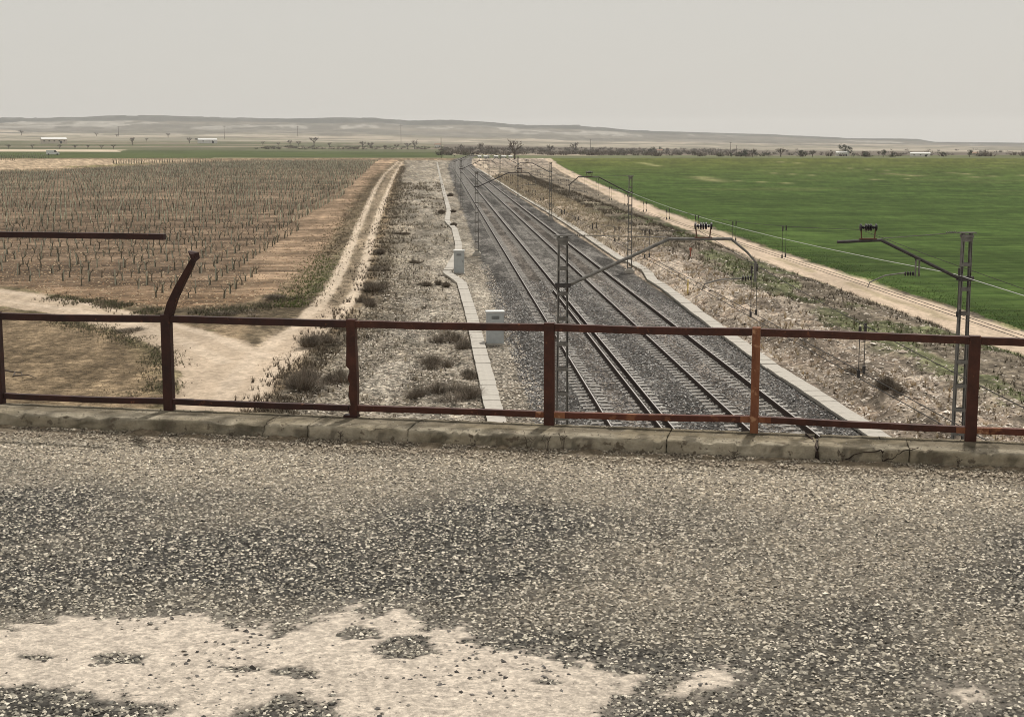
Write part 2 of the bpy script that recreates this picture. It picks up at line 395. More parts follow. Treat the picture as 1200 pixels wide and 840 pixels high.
# farm road and junction
fr = sdf(X+W(140, 1.2, .5)+W(141, .3, .2), Y+W(142, 1.2, .5)+W(143, .3, .25), gpl([(-400,322),(0,337),(100,352),(180,372),(262,392),(302,404),(345,378),(376,352),(402,366),(372,398),(330,432),(316,480),(300,640),(120,640),(188,500),(196,470),(206,440),(182,408),(132,388),(62,370),(0,359),(-400,340)]))
fw = sst(-.35, .55, fr)
lay(fw*.95, np.array((.42, .338, .255)), 3)
TYR = [gpl([(0,341),(110,357),(190,375),(262,398),(320,420)]), gpl([(0,352),(80,362),(150,377),(210,398),(262,425)]), gpl([(376,357),(340,386),(305,410),(270,450),(250,500)]), gpl([(398,370),(362,402),(330,430),(300,470)])]
for P_ in TYR: lay(fw*(1-sst(.2, .55, dpl(X, Y, P_)+W(144, 1, .2)))*.6, (.52, .43, .335))
lay(fw*sst(.54, .60, fbm(X/1.6, Y/1.6, 147, 4))*.3, (.34, .275, .205))
lay(fw*(1-sst(.1, .4, dpl(X, Y, gpl([(0,346.5),(100,359),(180,377),(230,394)]))))*.3, (.38,.31,.22))
lay(np.exp(-(fr/.8)**2)*(fr < .2)*(xp < 250)*.7*(fbm(X/2, Y/2, 48) > .42), (.13,.115,.065))
# ballast
xb = xc+W(39, 1.2, .7)
bw = sst(2.75, 3.05, xb)*(1-sst(12.45, 12.6, xc))*(Y < 1050)
bc = np.array((.084,.079,.073))*(.7+.6*fbm(X/.35, Y/.35, 49, 3))[..., None]
# browner between the rails
for ax in (5.75, 9.6):
    g = np.exp(-((xc-ax)/.55)**2)[..., None]; bc = bc*(1-.30*g)+np.array((.12,.095,.075))*.30*g
col = col*(1-bw[..., None])+bc*bw[..., None]; zone[bw > .5] = 4
# right bank
rb = sst(12.5, 12.65, xc)*(Y < 900)*(xp > 500)
lay(rb, np.array((.31,.262,.215)), 5)
nn = fbm(X/2.2, Y/3.5, 50, 5); lay(rb*sst(.52, .66, nn)*.6, (.235, .19, .15))
lay(rb*sst(.55, .7, fbm(X/1.2, Y/1.2, 51, 4))*.6, (.40, .31, .24))
straw = rb*sst(90, 150, Y)*(1-sst(17, 19, xc)); lay(straw*.5*(.4+fbm(X/1.4, Y/3, 52)), (.44,.365,.28))
gs = rb*sst(16.2, 18.3, xc+W(53, 3, 3)+sst(100, 30, Y)*.2)*(1-sst(420, 600, Y))
lay(gs*.88, (.15, .127, .098))
grn = gs*sst(.50, .60, fbm(X/1.8, Y/5, 54, 4)+.06*np.exp(-((xc-18)/1.2)**2))*(1-sst(150, 210, Y))
lay(grn*.6, (.09, .115, .045))
# right dirt road, then the crop
RY = np.array([0, 40, 110, 190, 290, 430, 570, 900]); RXX = np.array([23.9, 24.2, 24.6, 26.6, 31., 37.5, 45., 66.])
rx = np.interp(Y, RY, RXX); dx = X+W(55, 4, .9)+W(56, 1, .35)-rx
off = sst(900, 760, Y)
lay(rb*0+sst(-.4, .1, dx-2.1)*(xp > 500)*(rr < 990), (.052, .082, .020), 6)
drt = sst(-1.7, -1.25, dx)*(1-sst(1.2, 1.7, dx))*(xp > 500)*(Y < 800)
lay(drt, (.47, .375, .285), 7)
lay(drt*np.exp(-((dx+.05)/.35)**2)*.75*sst(.4, .5, fbm(X/3, Y/9, 57)), (.30, .25, .16))
edge = sst(1.3, 2.0, dx)*(1-sst(2.2, 3.6, dx))*(Y < 800)*(xp > 500); lay(edge*.45*(fbm(X/1.5, Y/1.5, 58) > .5), (.30,.27,.13))
cr = (zone == 6)
st = fbm(X/40, Y/9, 60, 4)
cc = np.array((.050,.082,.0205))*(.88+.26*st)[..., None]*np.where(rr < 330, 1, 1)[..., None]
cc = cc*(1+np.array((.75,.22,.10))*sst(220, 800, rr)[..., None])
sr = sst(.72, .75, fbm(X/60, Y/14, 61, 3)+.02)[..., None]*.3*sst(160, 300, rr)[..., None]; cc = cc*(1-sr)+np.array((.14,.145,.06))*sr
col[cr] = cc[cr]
for (a, b, c_, d_, w_) in [(752,191,775,195.5,1.6),(818,207,842,213,2.0),(900,189,945,192,1.2),(1035,203,1078,206.5,1.6),(1105,202,1145,205,1.2),(1130,208.5,1180,206,1.0),(860,212,930,215,.8),(1192,206,1260,204,1.2),(990,197,1040,200,.7),(890,202,960,206,.7),(1010,211,1080,209,.7)]:
    P = gpl([(a, b), (c_, d_)]); d = dpl(X, Y+W(62, 9, 6), P); kk = np.exp(-(d/(w_*1.3))**2)*(.5+fbm(X/12, Y/12, 162))*.7*(rr > 150)
    col = col*(1-(kk*cr)[..., None])+np.array((.25,.235,.12))*(kk*cr)[..., None]
# tan field and strips beyond the vineyard
tf = sdf(X+W(63, 20, 8), Y+W(64, 30, 20), gpl([(-500,203.5),(0,199.5),(80,197),(180,191),(262,186.8),(-500,187.3)]))
lay(sst(-3, 3, tf), (.37, .285, .20), 0)
lay(sst(-2, 2, sdf(X, Y, gpl([(72,195.5),(120,193.5),(200,189.8),(150,193.5),(110,195.8)]))), (.17,.15,.075))
yr = 168-(Z-EYE)*1718.6/rr            # apparent height of each spot of land, used only to read off the field map
far = sst(815, 840, rr)
Fm = far > .5
fc = np.zeros(col.shape); fc[:] = (.20, .172, .125)
a1 = fbm(X/260, Y/120, 70, 4); a2 = fbm(X/700, Y/260, 71, 4)
def lf(m, c, k=1.):
    global fc
    fc = fc*(1-(m*k)[..., None])+np.asarray(c, float)*(m*k)[..., None]
L_ = xp < 520+8*a1
lf(L_*sst(800, 830, rr)*(1-sst(1500, 1620, rr+a1*260)), (.062, .078, .026))
lf((xp < 520)*sst(820, 830, rr)*(1-sst(850, 880, rr+a1*40))*(xp > 250), (.27,.225,.155))
lf(sst(1500, 1600, rr+a1*260)*(1-sst(2600, 2900, rr))*(xp < 530)*(a1 > .42), (.085, .092, .045), .85)
lf(sst(1500, 1600, rr+a1*260)*(1-sst(2600, 2900, rr))*(xp < 530)*(a1 <= .42), (.20, .165, .12), .8)
lf((xp < 145+60*(a1-.5))*sst(1290, 1330, rr+a1*100)*(1-sst(1480, 1560, rr+a1*100)), (.48, .40, .30))
mm = (xp >= 520)
lf(mm*sst(820, 830, rr)*(1-sst(1150, 1300, rr))*(xp < 1300), (.11, .12, .06))
lf(mm*sst(1050, 1120, rr)*(1-sst(1350, 1500, rr))*(xp < 700), (.28, .235, .175))
lf(mm*sst(1350, 1500, rr)*(1-sst(2500, 2900, rr)), (.115, .095, .072))
far2 = sst(2400, 2900, rr)
lf(far2, (.31, .268, .21)); lf(far2*sst(.5, .53, a2+.1*(a1-.5)), (.23, .21, .155)); lf(far2*sst(.56, .58, a1), (.15, .14, .105), .8)
lf(far2*sst(.37, .35, a1), (.38, .335, .27), .8)
esc = sst(4700, 5300, rr)
lf(sst(3900, 4500, rr+a1*500)*(a2 > .40), (.13, .12, .105), .7); lf(esc, (.135, .125, .105), .75); lf(esc*sst(.54, .60, fbm(X/160, Y/300, 73, 5)), (.34, .32, .28), .8)
lf(sst(5650, 5800, rr+a1*150), (.07, .072, .065), .85)
col = np.where(Fm[..., None], fc, col)
zone[Fm & (rr >= 830)] = 8
zone[Fm & L_ & (fc[..., 1] > fc[..., 0]*1.1) & (rr < 1700)] = 9
zone[rr > 2600] = 10
# mottling of soil, stones and litter, coarser ones stay legible far along the line
def mot(a, b, sd_, g): return 1+g*(sst(.36, .64, fbm(X/a, Y/b, sd_, 3))*2-1)
nz = (zone != 8) & (zone != 9) & (zone != 10)
gain = np.select([zone == 1, zone == 2, zone == 3, zone == 4, zone == 5, zone == 6, zone == 7], [.18, .17, .05, .24, .22, .16, .06], .16)
mm_ = mot(.35, 1.1, 301, gain*.9)*mot(.7, 4.0, 302, gain)*mot(1.6, 14., 303, gain)*mot(4., 45., 304, gain*.5)
hs_ = mot(5., .7, 305, .16)*mot(12., 2.6, 306, .20)*mot(40., 9., 307, .13)
mm_ = np.where(zone == 1, (mm_**.6)*hs_, np.where(zone == 6, (mm_**.4)*hs_**.6, mm_))
col = np.where(nz[..., None], col*mm_[..., None], col*mot(30, 120, 308, .10)[..., None])
col[rr < 22] = (.16, .14, .11)
nR, nA = X.shape
idx = np.arange(nR*nA).reshape(nR, nA)
Q = np.stack([idx[:-1, :-1], idx[:-1, 1:], idx[1:, 1:], idx[1:, :-1]], -1).reshape(-1, 4)[:, ::-1]
zf = zone[:-1, :-1].ravel()
P3 = np.stack([X, Y, Z], -1).reshape(-1, 3); C3 = np.clip(col, .005, .9).reshape(-1, 3)
for k, (nm, mt) in {0: ('ground', 'ground'), 1: ('vineyard_soil', 'furrow'), 2: ('gravel_verge', 'gravel'), 3: ('dirt_road', 'road'),
        4: ('ballast_bed', 'ballast'), 5: ('embankment', 'ground'), 6: ('cereal_field', 'crop'), 7: ('dirt_track', 'road'),
        8: ('plain', 'far'), 9: ('green_meadow', 'far'), 10: ('hills', 'far')}.items():
    q = Q[zf == k]
    if not len(q): continue
    u, inv = np.unique(q, return_inverse=True)
    o = npmesh(nm, P3[u], inv.reshape(-1, 4), M[mt], None, C3[u], smooth=True); o['kind'] = 'structure'

# ------------------------------------------------------------------ railway
def rail_profile():
    h = .155
    return [(-.016, 0), (-.035, -.006), (-.035, -.035), (-.010, -.05), (-.010, -.135), (-.07, -.147), (-.07, -.155), (.07, -.155), (.07, -.147), (.010, -.135), (.010, -.05), (.035, -.035), (.035, -.006), (.016, 0)]
RY_ = np.concatenate([np.arange(-40, 440, 40), np.arange(440, 1060, 20)]).astype(float)
def rail(ax, parent, name='rail', y0=-40, y1=1060):
    mb = MB(); pr = rail_profile(); n = len(pr)
    yy = [y for y in RY_ if y0 <= y <= y1]
    vs = [(ax+float(track_shift(np.array(y)))+a, y, b) for y in yy for a, b in pr]; fs = []; ms = []
    for i in range(len(yy)-1):
        for k in range(n):
            a = i*n+k; b = i*n+(k+1) % n; fs.append((a, b, b+n, a+n)); ms.append(1 if k == n-1 else 0)
    mb.v = vs; mb.f = fs; mb.m = ms
    return mb.build(name, [M['railside'], M['railtop']], parent)
def sleeper_mesh():
    mb = MB()
    xs = [(-1.30, .125, -.175), (-1.28, .13, -.165), (-.45, .125, -.165), (-.3, .09, -.20), (.3, .09, -.20), (.45, .125, -.165), (1.28, .13, -.165), (1.30, .125, -.175)]
    vs = []; fs = []
    for x, hw, zt in xs: vs += [(x, -hw-.02, -.36), (x, -hw+.02, zt), (x, hw-.02, zt), (x, hw+.02, -.36)]
    for i in range(len(xs)-1):
        for k in range(3): a = i*4+k; fs.append((a, a+4, a+5, a+1))
    fs += [(0, 1, 2, 3), tuple(range(len(vs)-4, len(vs)))[::-1]]
    mb.poly(vs, fs)
    for s in (-.835, .835):                      # rail fastenings
        for e in (-.11, .11): mb.box(s+e-.04, s+e+.04, -.05, .05, -.166, -.135)
    return mb
slm = sleeper_mesh().build('sleeper', M['sleeper'], None, link=False)
for ax, lab in ((5.75, 'left-hand railway track with a check rail inside its right rail, nearer the cabinets'),
                (9.60, 'right-hand railway track with concrete sleepers, nearer the pinkish earth bank')):
    t = empty('railway_track', (0, 0, 0)); tag(t, lab, 'railway track', 'parallel railway tracks')
    for s in (-1, 1): rail(ax+s*.87, t)
    if ax < 6: rail(ax+.87-.33, t, 'check_rail', 0, 80)
    far_p = []
    n = 0
    for k in range(int((1040-18)/.6)):
        y = 18+k*.6+random.uniform(-.02, .02)
        if n < 300 and y > 24:
            c = bpy.data.objects.new('sleeper', slm.data); COL.objects.link(c); c.parent = t
            c.location = (ax+random.uniform(-.02, .02), y, random.uniform(-.012, .006)); c.rotation_euler = (0, 0, random.uniform(-.012, .012)); n += 1
        elif y > 24: far_p.append((ax+float(track_shift(np.array(y))), y, 0))
    fb = np.array([(-1.3,-.11,-.167),(1.3,-.11,-.167),(1.3,.11,-.167),(-1.3,.11,-.167),(-1.3,-.14,-.34),(1.3,-.14,-.34)])
    sf = scatter('distant_sleepers', fb, np.array([(0,1,2,3),(4,5,1,0)]), far_p, np.ones(len(far_p)), np.zeros(len(far_p)), M['sleeper'], parent=t); sf['kind'] = 'stuff'

# cable troughs with lifted-out cover slabs
def trough(P, label, wd, step):
    t = empty('cable_trough', (P[0][0], P[0][1], 0)); tag(t, label, 'cable trough', 'concrete cable troughs beside the tracks')
    t.location = (0, 0, 0)
    P = np.array(P); seg = np.hypot(*(P[1:]-P[:-1]).T); cum = np.concatenate([[0], np.cumsum(seg)])
    n = int(cum[-1]/step); far = MB(); cnt = 0; tv = MB()
    for i in range(n):
        s = (i+.5)*step; x = np.interp(s, cum, P[:, 0]); y = np.interp(s, cum, P[:, 1])
        x2 = np.interp(s+.2, cum, P[:, 0]); y2 = np.interp(s+.2, cum, P[:, 1]); a = math.atan2(-(x2-x), y2-y)
        g = max(-.27, landz(x, y)-.02)
        dz = g+.13+random.uniform(-.01, .012); h = step/2-.012
        if cnt < 300:
            if cnt == 0: sm = MB().box(-wd/2, wd/2, -h, h, -.05, .0).build('cover_slab', M['slab'], None, link=False)
            c = bpy.data.objects.new('cover_slab', sm.data); COL.objects.link(c); c.parent = t
            c.location = (x+random.uniform(-.012, .012), y, dz); c.rotation_euler = (random.uniform(-.012, .012), random.uniform(-.015, .015), a+random.uniform(-.02, .02)); cnt += 1
        else:
            ca, sa = math.cos(a), math.sin(a)
            vs = [(x+ca*u-sa*v, y+sa*u+ca*v, z) for z in (dz-.05, dz) for u, v in ((-wd/2, -h), (wd/2, -h), (wd/2, h), (-wd/2, h))]
            far.poly(vs, [(4,5,6,7),(0,1,5,4),(1,2,6,5),(2,3,7,6),(3,0,4,7)])
        ca, sa = math.cos(a), math.sin(a); w2 = wd/2-.05
        tv.poly([(x+ca*u-sa*v, y+sa*u+ca*v, z) for z in (dz-.4, dz-.053) for u, v in ((-w2, -h-.02), (w2, -h-.02), (w2, h+.02), (-w2, h+.02))], [(4,5,6,7),(0,1,5,4),(1,2,6,5),(2,3,7,6),(3,0,4,7)])
    if far.v: f = far.build('distant_cover_slabs', M['slab'], t); f['kind'] = 'stuff'
    tv.build('channel', M['slab'], t)
trough(TROUGH_L, 'long wavering strip of concrete cover slabs running past the two grey cabinets', .56, 1.0)
trough(TROUGH_R, 'long strip of concrete cover slabs along the foot of the pinkish earth bank', .60, 1.0)

# ------------------------------------------------------------------ masts, cantilevers, wires
def at_depth(px, py, X):      # point on the lengthwise vertical plane x = X seen at px
    d = ray(px, py); t = X/d.x; return EYEV+d*t
def mast(X, Y, side, kind, label, ztop=5.93, near=True):
    """side +1: mast right of the tracks, arm reaches left; side -1 the other way"""
    t = empty('catenary_mast', (X, Y, GZ)); tag(t, label, 'catenary mast', 'catenary masts beside the tracks')
    H = ztop-GZ; wb, wt = .145, .10
    for s in (-1, 1):       # two channel-section legs leaning together
        mb = MB()
        x0, x1 = s*wb, s*wt
        for (u0, u1, v0, v1) in ((-.012, .012, -.07, .07), (0 if s < 0 else -.032, .032 if s < 0 else 0, -.07, -.060), (0 if s < 0 else -.032, .032 if s < 0 else 0, .060, .07)):
            mb.poly([(x0+u0, v0, 0), (x0+u1, v0, 0), (x0+u1, v1, 0), (x0+u0, v1, 0), (x1+u0, v0, H), (x1+u1, v0, H), (x1+u1, v1, H), (x1+u0, v1, H)],
                [(0,3,2,1),(4,5,6,7),(0,1,5,4),(1,2,6,5),(2,3,7,6),(3,0,4,7)])
        mb.build('leg', M['steel'], t)
    for i in range(11 if near else 9):
        z = .35+i*(H-.5)/(10 if near else 8); ww = wb+(wt-wb)*z/H
        for v in (-.078, .078):
            MB().box(-ww-.01, ww+.01, v-.005, v+.005, z-.04, z+.04).build('batten', M['steel'], t)
    MB().box(-.3, .3, -.3, .3, -.3, .22).box(-.22, .22, -.2, .2, .22, .3).build('footing', M['slab'], t)
    MB().box(-wt-.10, wt+.10, -.09, .09, H, H+.025).box(-wt-.04, wt+.04, -.085, .085, H-.10, H-.03).build('cap_plate', M['steel'], t)
    s = -side
    zj = (4.88 if side > 0 else 4.83)-GZ
    MB().box(-wb-.03, wb+.03, -.10, .10, zj-.05, zj+.05).build('collar', M['darksteel'], t)
    if side > 0 and kind == 'A': pts = [(.14, zj), (2.02, 5.78-GZ), (3.05, 5.74-GZ)]; ins = 2.33; knee = 1
    elif side > 0: pts = [(.14, zj), (2.05, 5.86-GZ), (3.35, 5.88-GZ), (3.95, 5.35-GZ)]; ins = 2.65; knee = 1
    else: pts = [(.14, zj), (2.40, 5.86-GZ), (3.82, 5.86-GZ), (4.20, 5.55-GZ), (4.42, 5.30-GZ)]; ins = 3.18; knee = 1
    arm = MB().tube([(s*a, 0, b) for a, b in pts], [.040, .040, .036, .028, .020][:len(pts)], 8).build('cantilever_arm', M['darksteel'] if side > 0 or not near else M['steel'], t, smooth=False)
    tr = MB().tube([(s*wt, 0, H+.03), (s*(pts[1][0]*.5+.05), 0, (H+pts[1][1])/2+.03), (s*pts[1][0], 0, pts[1][1]+.04)], .009, 5).build('tie_rod', M['steel'], t)
    mbi = MB()
    for k in range(5): mbi.lathe((s*(.28+.05*k), 0, H+.03-.004*k), [(.015, -.012), (.032, 0), (.015, .012)], 'x', 8)
    mbi.build('strain_insulator', M['steel'], t)
    zi = pts[1][1]+.035
    MB().tube([(s*(ins-.15), 0, zi), (s*(ins-.17), 0, zi+.22)], .016, 6).tube([(s*(ins+.15), 0, zi), (s*(ins+.17), 0, zi+.22)], .016, 6).box(*sorted((s*(ins-.2), s*(ins+.2))), -.03, .03, zi-.02, zi+.012).build('insulator_stand', M['brownsteel'], t)
    mb = MB()
    for k in range(7):
        e = (k-3)*.06; r = .085 if abs(k-3) != 2 else .04
        mb.lathe((s*ins+e, 0, zi+.26), [(.02, -.026), (r, -.012), (r, .012), (.02, .026)], 'x', 10)
    mb.tube([(s*ins-.2, 0, zi+.26), (s*ins+.2, 0, zi+.26)], .018, 6)
    mb.build('messenger_insulator', M['glassins'], t)
    # registration arm
    if kind == 'A':
        bx = 1.14; bz = zj+(pts[1][1]-zj)*(bx-.14)/(pts[1][0]-.14)
        MB().box(*sorted((s*(bx-.05), s*(bx-.035))), -.04, .04, bz-.42, bz-.02).box(*sorted((s*(bx+.035), s*(bx+.05))), -.04, .04, bz-.42, bz-.02).box(*sorted((s*(bx-.05), s*(bx+.05))), -.045, .045, bz-.05, bz-.02).build('drop_bracket', M['steel'], t)
        q = [(bx+.04, bz-.36), (bx+.35, bz-.35), (bx+.75, bz-.40), (bx+1.12, bz-.56)]
    else:
        bx, bz = pts[-1][0]-.03, pts[-1][1]
        MB().box(*sorted((s*(bx-.025), s*(bx+.025))), -.025, .025, bz-.42, bz+.02).build('drop_bracket', M['steel'], t)
        q = [(bx-.04, bz-.33), (bx-.35, bz-.34), (bx-.8, bz-.36), (bx-1.16, bz-.46)]
    sg = 1 if q[1][0] > q[0][0] else -1
    mb = MB()
    for k in range(4): mb.lathe((s*(q[0][0]+sg*(.06+.06*k)), 0, q[0][1]), [(.02, -.02), (.055, -.008), (.055, .008), (.02, .02)], 'x', 10)
    mb.build('registration_insulator', M['glassins'], t)
    MB().tube([(s*(q[0][0]+sg*.25), 0, q[1][1])]+[(s*a, 0, b) for a, b in q[1:]], .016, 6).tube([(s*q[-1][0], -.03, q[-1][1]), (s*(q[-1][0]+sg*.05), -.03, q[-1][1]-.12)], .010, 5).build('steady_arm', M['steel'], t)
    return t
RM = [33.2, 93., 160., 226., 292., 358.]; LMY = [32.6, 108., 183., 258.]
rl = ['grey lattice mast nearest on the right, its flat arm ending above the green field',
      'grey lattice mast behind the long slanting arm, second on the right from the bridge',
      'small lattice mast by the right trough, third from the bridge',
      'thin lattice mast among straw-coloured grass, fourth on the right from the bridge',
      'faint distant lattice mast, fifth from the bridge on the right side', 'faint distant lattice mast, sixth from the bridge on the right side']
ll = ['nearest mast left of the tracks, its long bent arm reaching over both',
      'thin mast left of the tracks beyond the cabinets, second from the bridge',
      'small far mast left of the tracks, third from the bridge on the left side', 'faint distant mast, fourth from the bridge on the left side']
for i, y in enumerate(RM): mast(12.25, y, 1, 'A' if i == 0 else 'B', rl[i], near=i < 2)
for i, y in enumerate(LMY): mast(2.78, y, -1, 'B', ll[i], near=i < 1)
def overhead(axis, spans, label, zc, zm):
    t = empty('overhead_line', (0, 0, 0)); tag(t, label, 'overhead wires', 'overhead lines above the tracks')
    for s in (-.03, .03):
        MB().tube([(axis+s*3, -10, zc-.05), (axis+s*3, spans[0], zc)]+[(axis+s*3+(.15 if i % 2 else -.15), y, zc) for i, y in enumerate(spans[1:])], .0065, 5).build('contact_wire', M['copper'], t)
    mb = MB(); prev = (-28., zm); nd = 0
    allp = []
    sp = [-28.]+list(spans)
    for i in range(len(sp)-1):
        a, b = sp[i], sp[i+1]
        for k in range(13 if i == len(sp)-2 else 12):
            u = k/12; allp.append((axis, a+(b-a)*u, zm-.95*4*u*(1-u)*((b-a)/66)**2))
    mb.tube(allp, .006, 5).build('messenger_wire', M['copper'], t)
    # droppers in pairs
    ap = np.array(allp)
    for y in np.arange(19.5, min(spans[-1], 230), 7.0):
        if min(abs(y-q) for q in spans) < 2.2: continue
        zt = float(np.interp(y, ap[:, 1], ap[:, 2]))
        for s, dy in ((-.09, 0), (.09, .35)):
            MB().tube([(axis+s, y+dy, zt), (axis+s, y+dy, zc)], .006, 4).box(axis+s-.016, axis+s+.016, y+dy-.016, y+dy+.016, zt-.14, zt).box(axis+s-.018, axis+s+.018, y+dy-.018, y+dy+.018, zc-.01, zc+.09).build('dropper', M['darksteel'], t)
overhead(9.75, RM, 'thin dark overhead wires and droppers above the right-hand track', 4.80, 6.02)
overhead(5.85, LMY, 'thin dark overhead wires and droppers above the left-hand track', 4.82, 6.05)
gw = MB(); pts = []
sp = [-28.]+RM
for i in range(len(sp)-1):
    for k in range(10): u = k/10; pts.append((12.02, sp[i]+(sp[i+1]-sp[i])*u, 4.98-.35*4*u*(1-u)))
gw.tube(pts, .0085, 5)
tag(gw.build('earth_wire', M['alu']), 'pale earth wire strung along the right-hand masts across the green field', 'wire')

# cabinets
def cabinet(px, py, w_, h_, label, rz):
    x, y = gp(px, py, -.3); t = empty('trackside_cabinet', (x, y, landz(x, y)-.02), rz); tag(t, label, 'cabinet', 'white cabinets beside the left trough')
    MB().box(-w_/2-.05, w_/2+.05, -.28, .28, -.15, .10).build('plinth', M['slab'], t, bevel=.01)
    b = MB().box(-w_/2, w_/2, -.22, .22, .10, h_-.07).build('housing', M['cabinet'], t, bevel=.012)
    d = MB().box(-w_/2+.03, w_/2-.03, -.235, -.222, .15, h_-.12).build('door', M['cabinet'], t, bevel=.004)
    MB().box(w_/2-.09, w_/2-.07, -.262, -.237, h_*.5, h_*.5+.12).build('handle', M['darksteel'], d)
    for k in range(4): MB().box(-w_*.22, w_*.22, -.246, -.236, h_*.78+k*.035, h_*.78+k*.035+.014).build('vent_slot', M['darksteel'], d)
    MB().box(-w_/2-.03, w_/2+.03, -.26, .25, h_-.07, h_).build('lid', M['cabinettop'], t, bevel=.01)
cabinet(580, 404, .72, 1.45, 'pale grey cabinet with white lid standing on gravel beside the ballast, the nearer one', .06)
cabinet(538, 321, .66, 1.55, 'pale grey cabinet on the left trough where the slabs kink, the farther one', -.05)
# small markers on the bank
x, y, z = hit(806, 345); t = MB().tube([(0, 0, -.1), (0, 0, .75)], .035, 6).tube([(0,0,.75),(0,0,.78)],.045,6).build('marker_post', M['yellow']); t.location = (x, y, z); tag(t, 'small yellow marker post on the pinkish earth bank', 'marker post')
x, y, z = hit(809, 301); t = MB().tube([(0, 0, -.1), (0, 0, .6)], .05, 6).box(-.08, .08, -.03, .03, .45, .62).build('marker_post', M['redpaint']); t.location = (x, y, z); tag(t, 'short reddish marker post on the bank below the near left arm', 'marker post')

# ------------------------------------------------------------------ bridge: deck, kerb, railing
DZ = EYE-1.65
ur = Vector((math.sin(R_(104.3)), math.cos(R_(104.3)), 0)); un = Vector((-ur.y, ur.x, 0))    # along / away
d = ray(644, 498); t_ = (DZ+.095-EYE)/d.z; P0 = EYEV+d*t_; P0.z = 0
def sn(px, py, z=DZ):
    d = ray(px, py); p = EYEV+d*((z-EYE)/d.z)-P0; return (p.x*ur.x+p.y*ur.y, p.x*un.x+p.y*un.y)
def on_rail(px, py):         # surveyed point in the railing's own upright plane -> (s, z)
    d = ray(px, py); t = (P0-EYEV).dot(un)/Vector((d.x, d.y, 0)).dot(un); p = EYEV+d*t; q = p-P0
    return q.x*ur.x+q.y*ur.y, p.z
def Wd(s, n, z): p = P0+ur*s+un*n; return (p.x, p.y, z)
bridge = empty('road_bridge', (P0.x, P0.y, 0)); bridge.rotation_euler.z = math.atan2(ur.y, ur.x)
tag(bridge, 'road bridge over the railway with a worn chip-sealed surface', 'bridge')
# local frame of the bridge: x = along, y = away
KF, KB = -.30, .045           # kerb front / back in n
ss = np.concatenate([np.linspace(-40, -5.4, 40)[:-1], np.arange(-5.4, 5.4, .0175), np.linspace(5.4, 40, 40)])
nn_ = np.concatenate([np.linspace(-9, -4.3, 14)[:-1], np.arange(-4.3, KF+.001, .016), [KF+.03]])
SS, NN = np.meshgrid(ss, nn_)
def dsd(P, s, n, k=.10):
    P = np.array([sn(a, b) for a, b in P]); return sdf(s+(fbm(s/.3, n/.3, 80, 5)-.5)*.10+(fbm(s/.035, n/.05, 180, 3)-.5)*.13, n+(fbm(s/.3, n/.3, 81, 5)-.5)*.12+(fbm(s/.035, n/.05, 181, 3)-.5)*.20, P)
PATCH = [[(-60,745),(0,737),(60,727),(130,720),(230,720),(262,738),(300,733),(322,752),(345,735),(400,708),(440,720),(470,710),(492,730),(520,742),(545,733),(560,757),(640,775),(700,785),(738,794),(722,812),(700,846),(690,900),(400,900),(420,846),(410,824),(330,810),(240,846),(240,900),(190,900),(195,824),(90,806),(0,803),(-60,800)],
         [(780,797),(815,783),(852,783),(856,796),(826,810),(788,812)], [(1096,816),(1128,802),(1160,810),(1158,824),(1120,826)], [(396,714),(414,708),(424,716),(404,722)]]
ISL = [(140,771,.085,.03),(468,760,.11,.045),(45,770,.05,.012),(418,742,.06,.03),(280,785,.07,.012),(345,790,.07,.02),(640,800,.05,.01),(560,752,.05,.02)]
def patchm(s, n):
    m = np.full(s.shape, -9.)
    for P in PATCH: m = np.maximum(m, dsd(P, s, n))
    for (a, b, ra, rb) in ISL:
        cs, cn = sn(a, b); e = np.hypot((s-cs)/ra, (n-cn)/(rb*2))+(fbm(s/.04, n/.04, 83, 3)-.5)*1.7
        m = np.where(e < 1, -.05, m)
    return m+(fbm(s/.09, n/.12, 84, 4)-.5)*.11
pm = patchm(SS, NN)
pw = .22*sst(-.16, -.01, pm)+.78*sst(-.015, .012, pm)
near = 1-sst(.25, 1.6, KF-NN)                     # dusty strip by the kerb
dusty = np.clip(near*.95+.02+(fbm(SS/.8, NN/.6, 84, 4)-.42)*1.3+sst(-.5, 2.5, SS-NN*.2)*.25, 0, 1)
dc = np.array((.070,.066,.060))[None, None]*(1-dusty[..., None])+np.array((.26,.228,.182))*dusty[..., None]
dc = dc*(.8+.4*fbm(SS/.03, NN/.03, 85, 2))[..., None]
g0 = sst(.22, 0, KF-NN-.05*fbm(SS/.1, SS*0, 86))[..., None]
dc = dc*(1-g0*.9)+np.array((.19,.15,.105))*g0*.9
cream = np.array((.575,.50,.42))*(.92+.15*fbm(SS/.25, NN/.1, 87, 5))[..., None]
dc = dc*(1-pw[..., None])+cream*pw[..., None]
DZZ = DZ+(fbm(SS/.9, NN/.9, 88, 3)-.5)*.016+pw*.004+(1-pw)*(vn(SS/.014, NN/.014, 89)-.5)*.006
DZZ = DZZ+sst(.20, 0, KF-NN)*(.012+.06*np.clip(fbm(SS/.10, NN/.10, 90, 5)-.36, 0, 1))
nR, nA = SS.shape; idx = np.arange(nR*nA).reshape(nR, nA)
Q = np.stack([idx[:-1, :-1], idx[:-1, 1:], idx[1:, 1:], idx[1:, :-1]], -1).reshape(-1, 4)
BL = lambda s, n, z: np.stack([s, n, z], -1).reshape(-1, 3)
npmesh('road_surface', BL(SS, NN, DZZ), Q, M['deck'], bridge, dc.reshape(-1, 3), smooth=True)
MB().box(-40, 40, -9, KB, DZ-.36, DZ-.03).build('deck_slab', M['slab'], bridge)

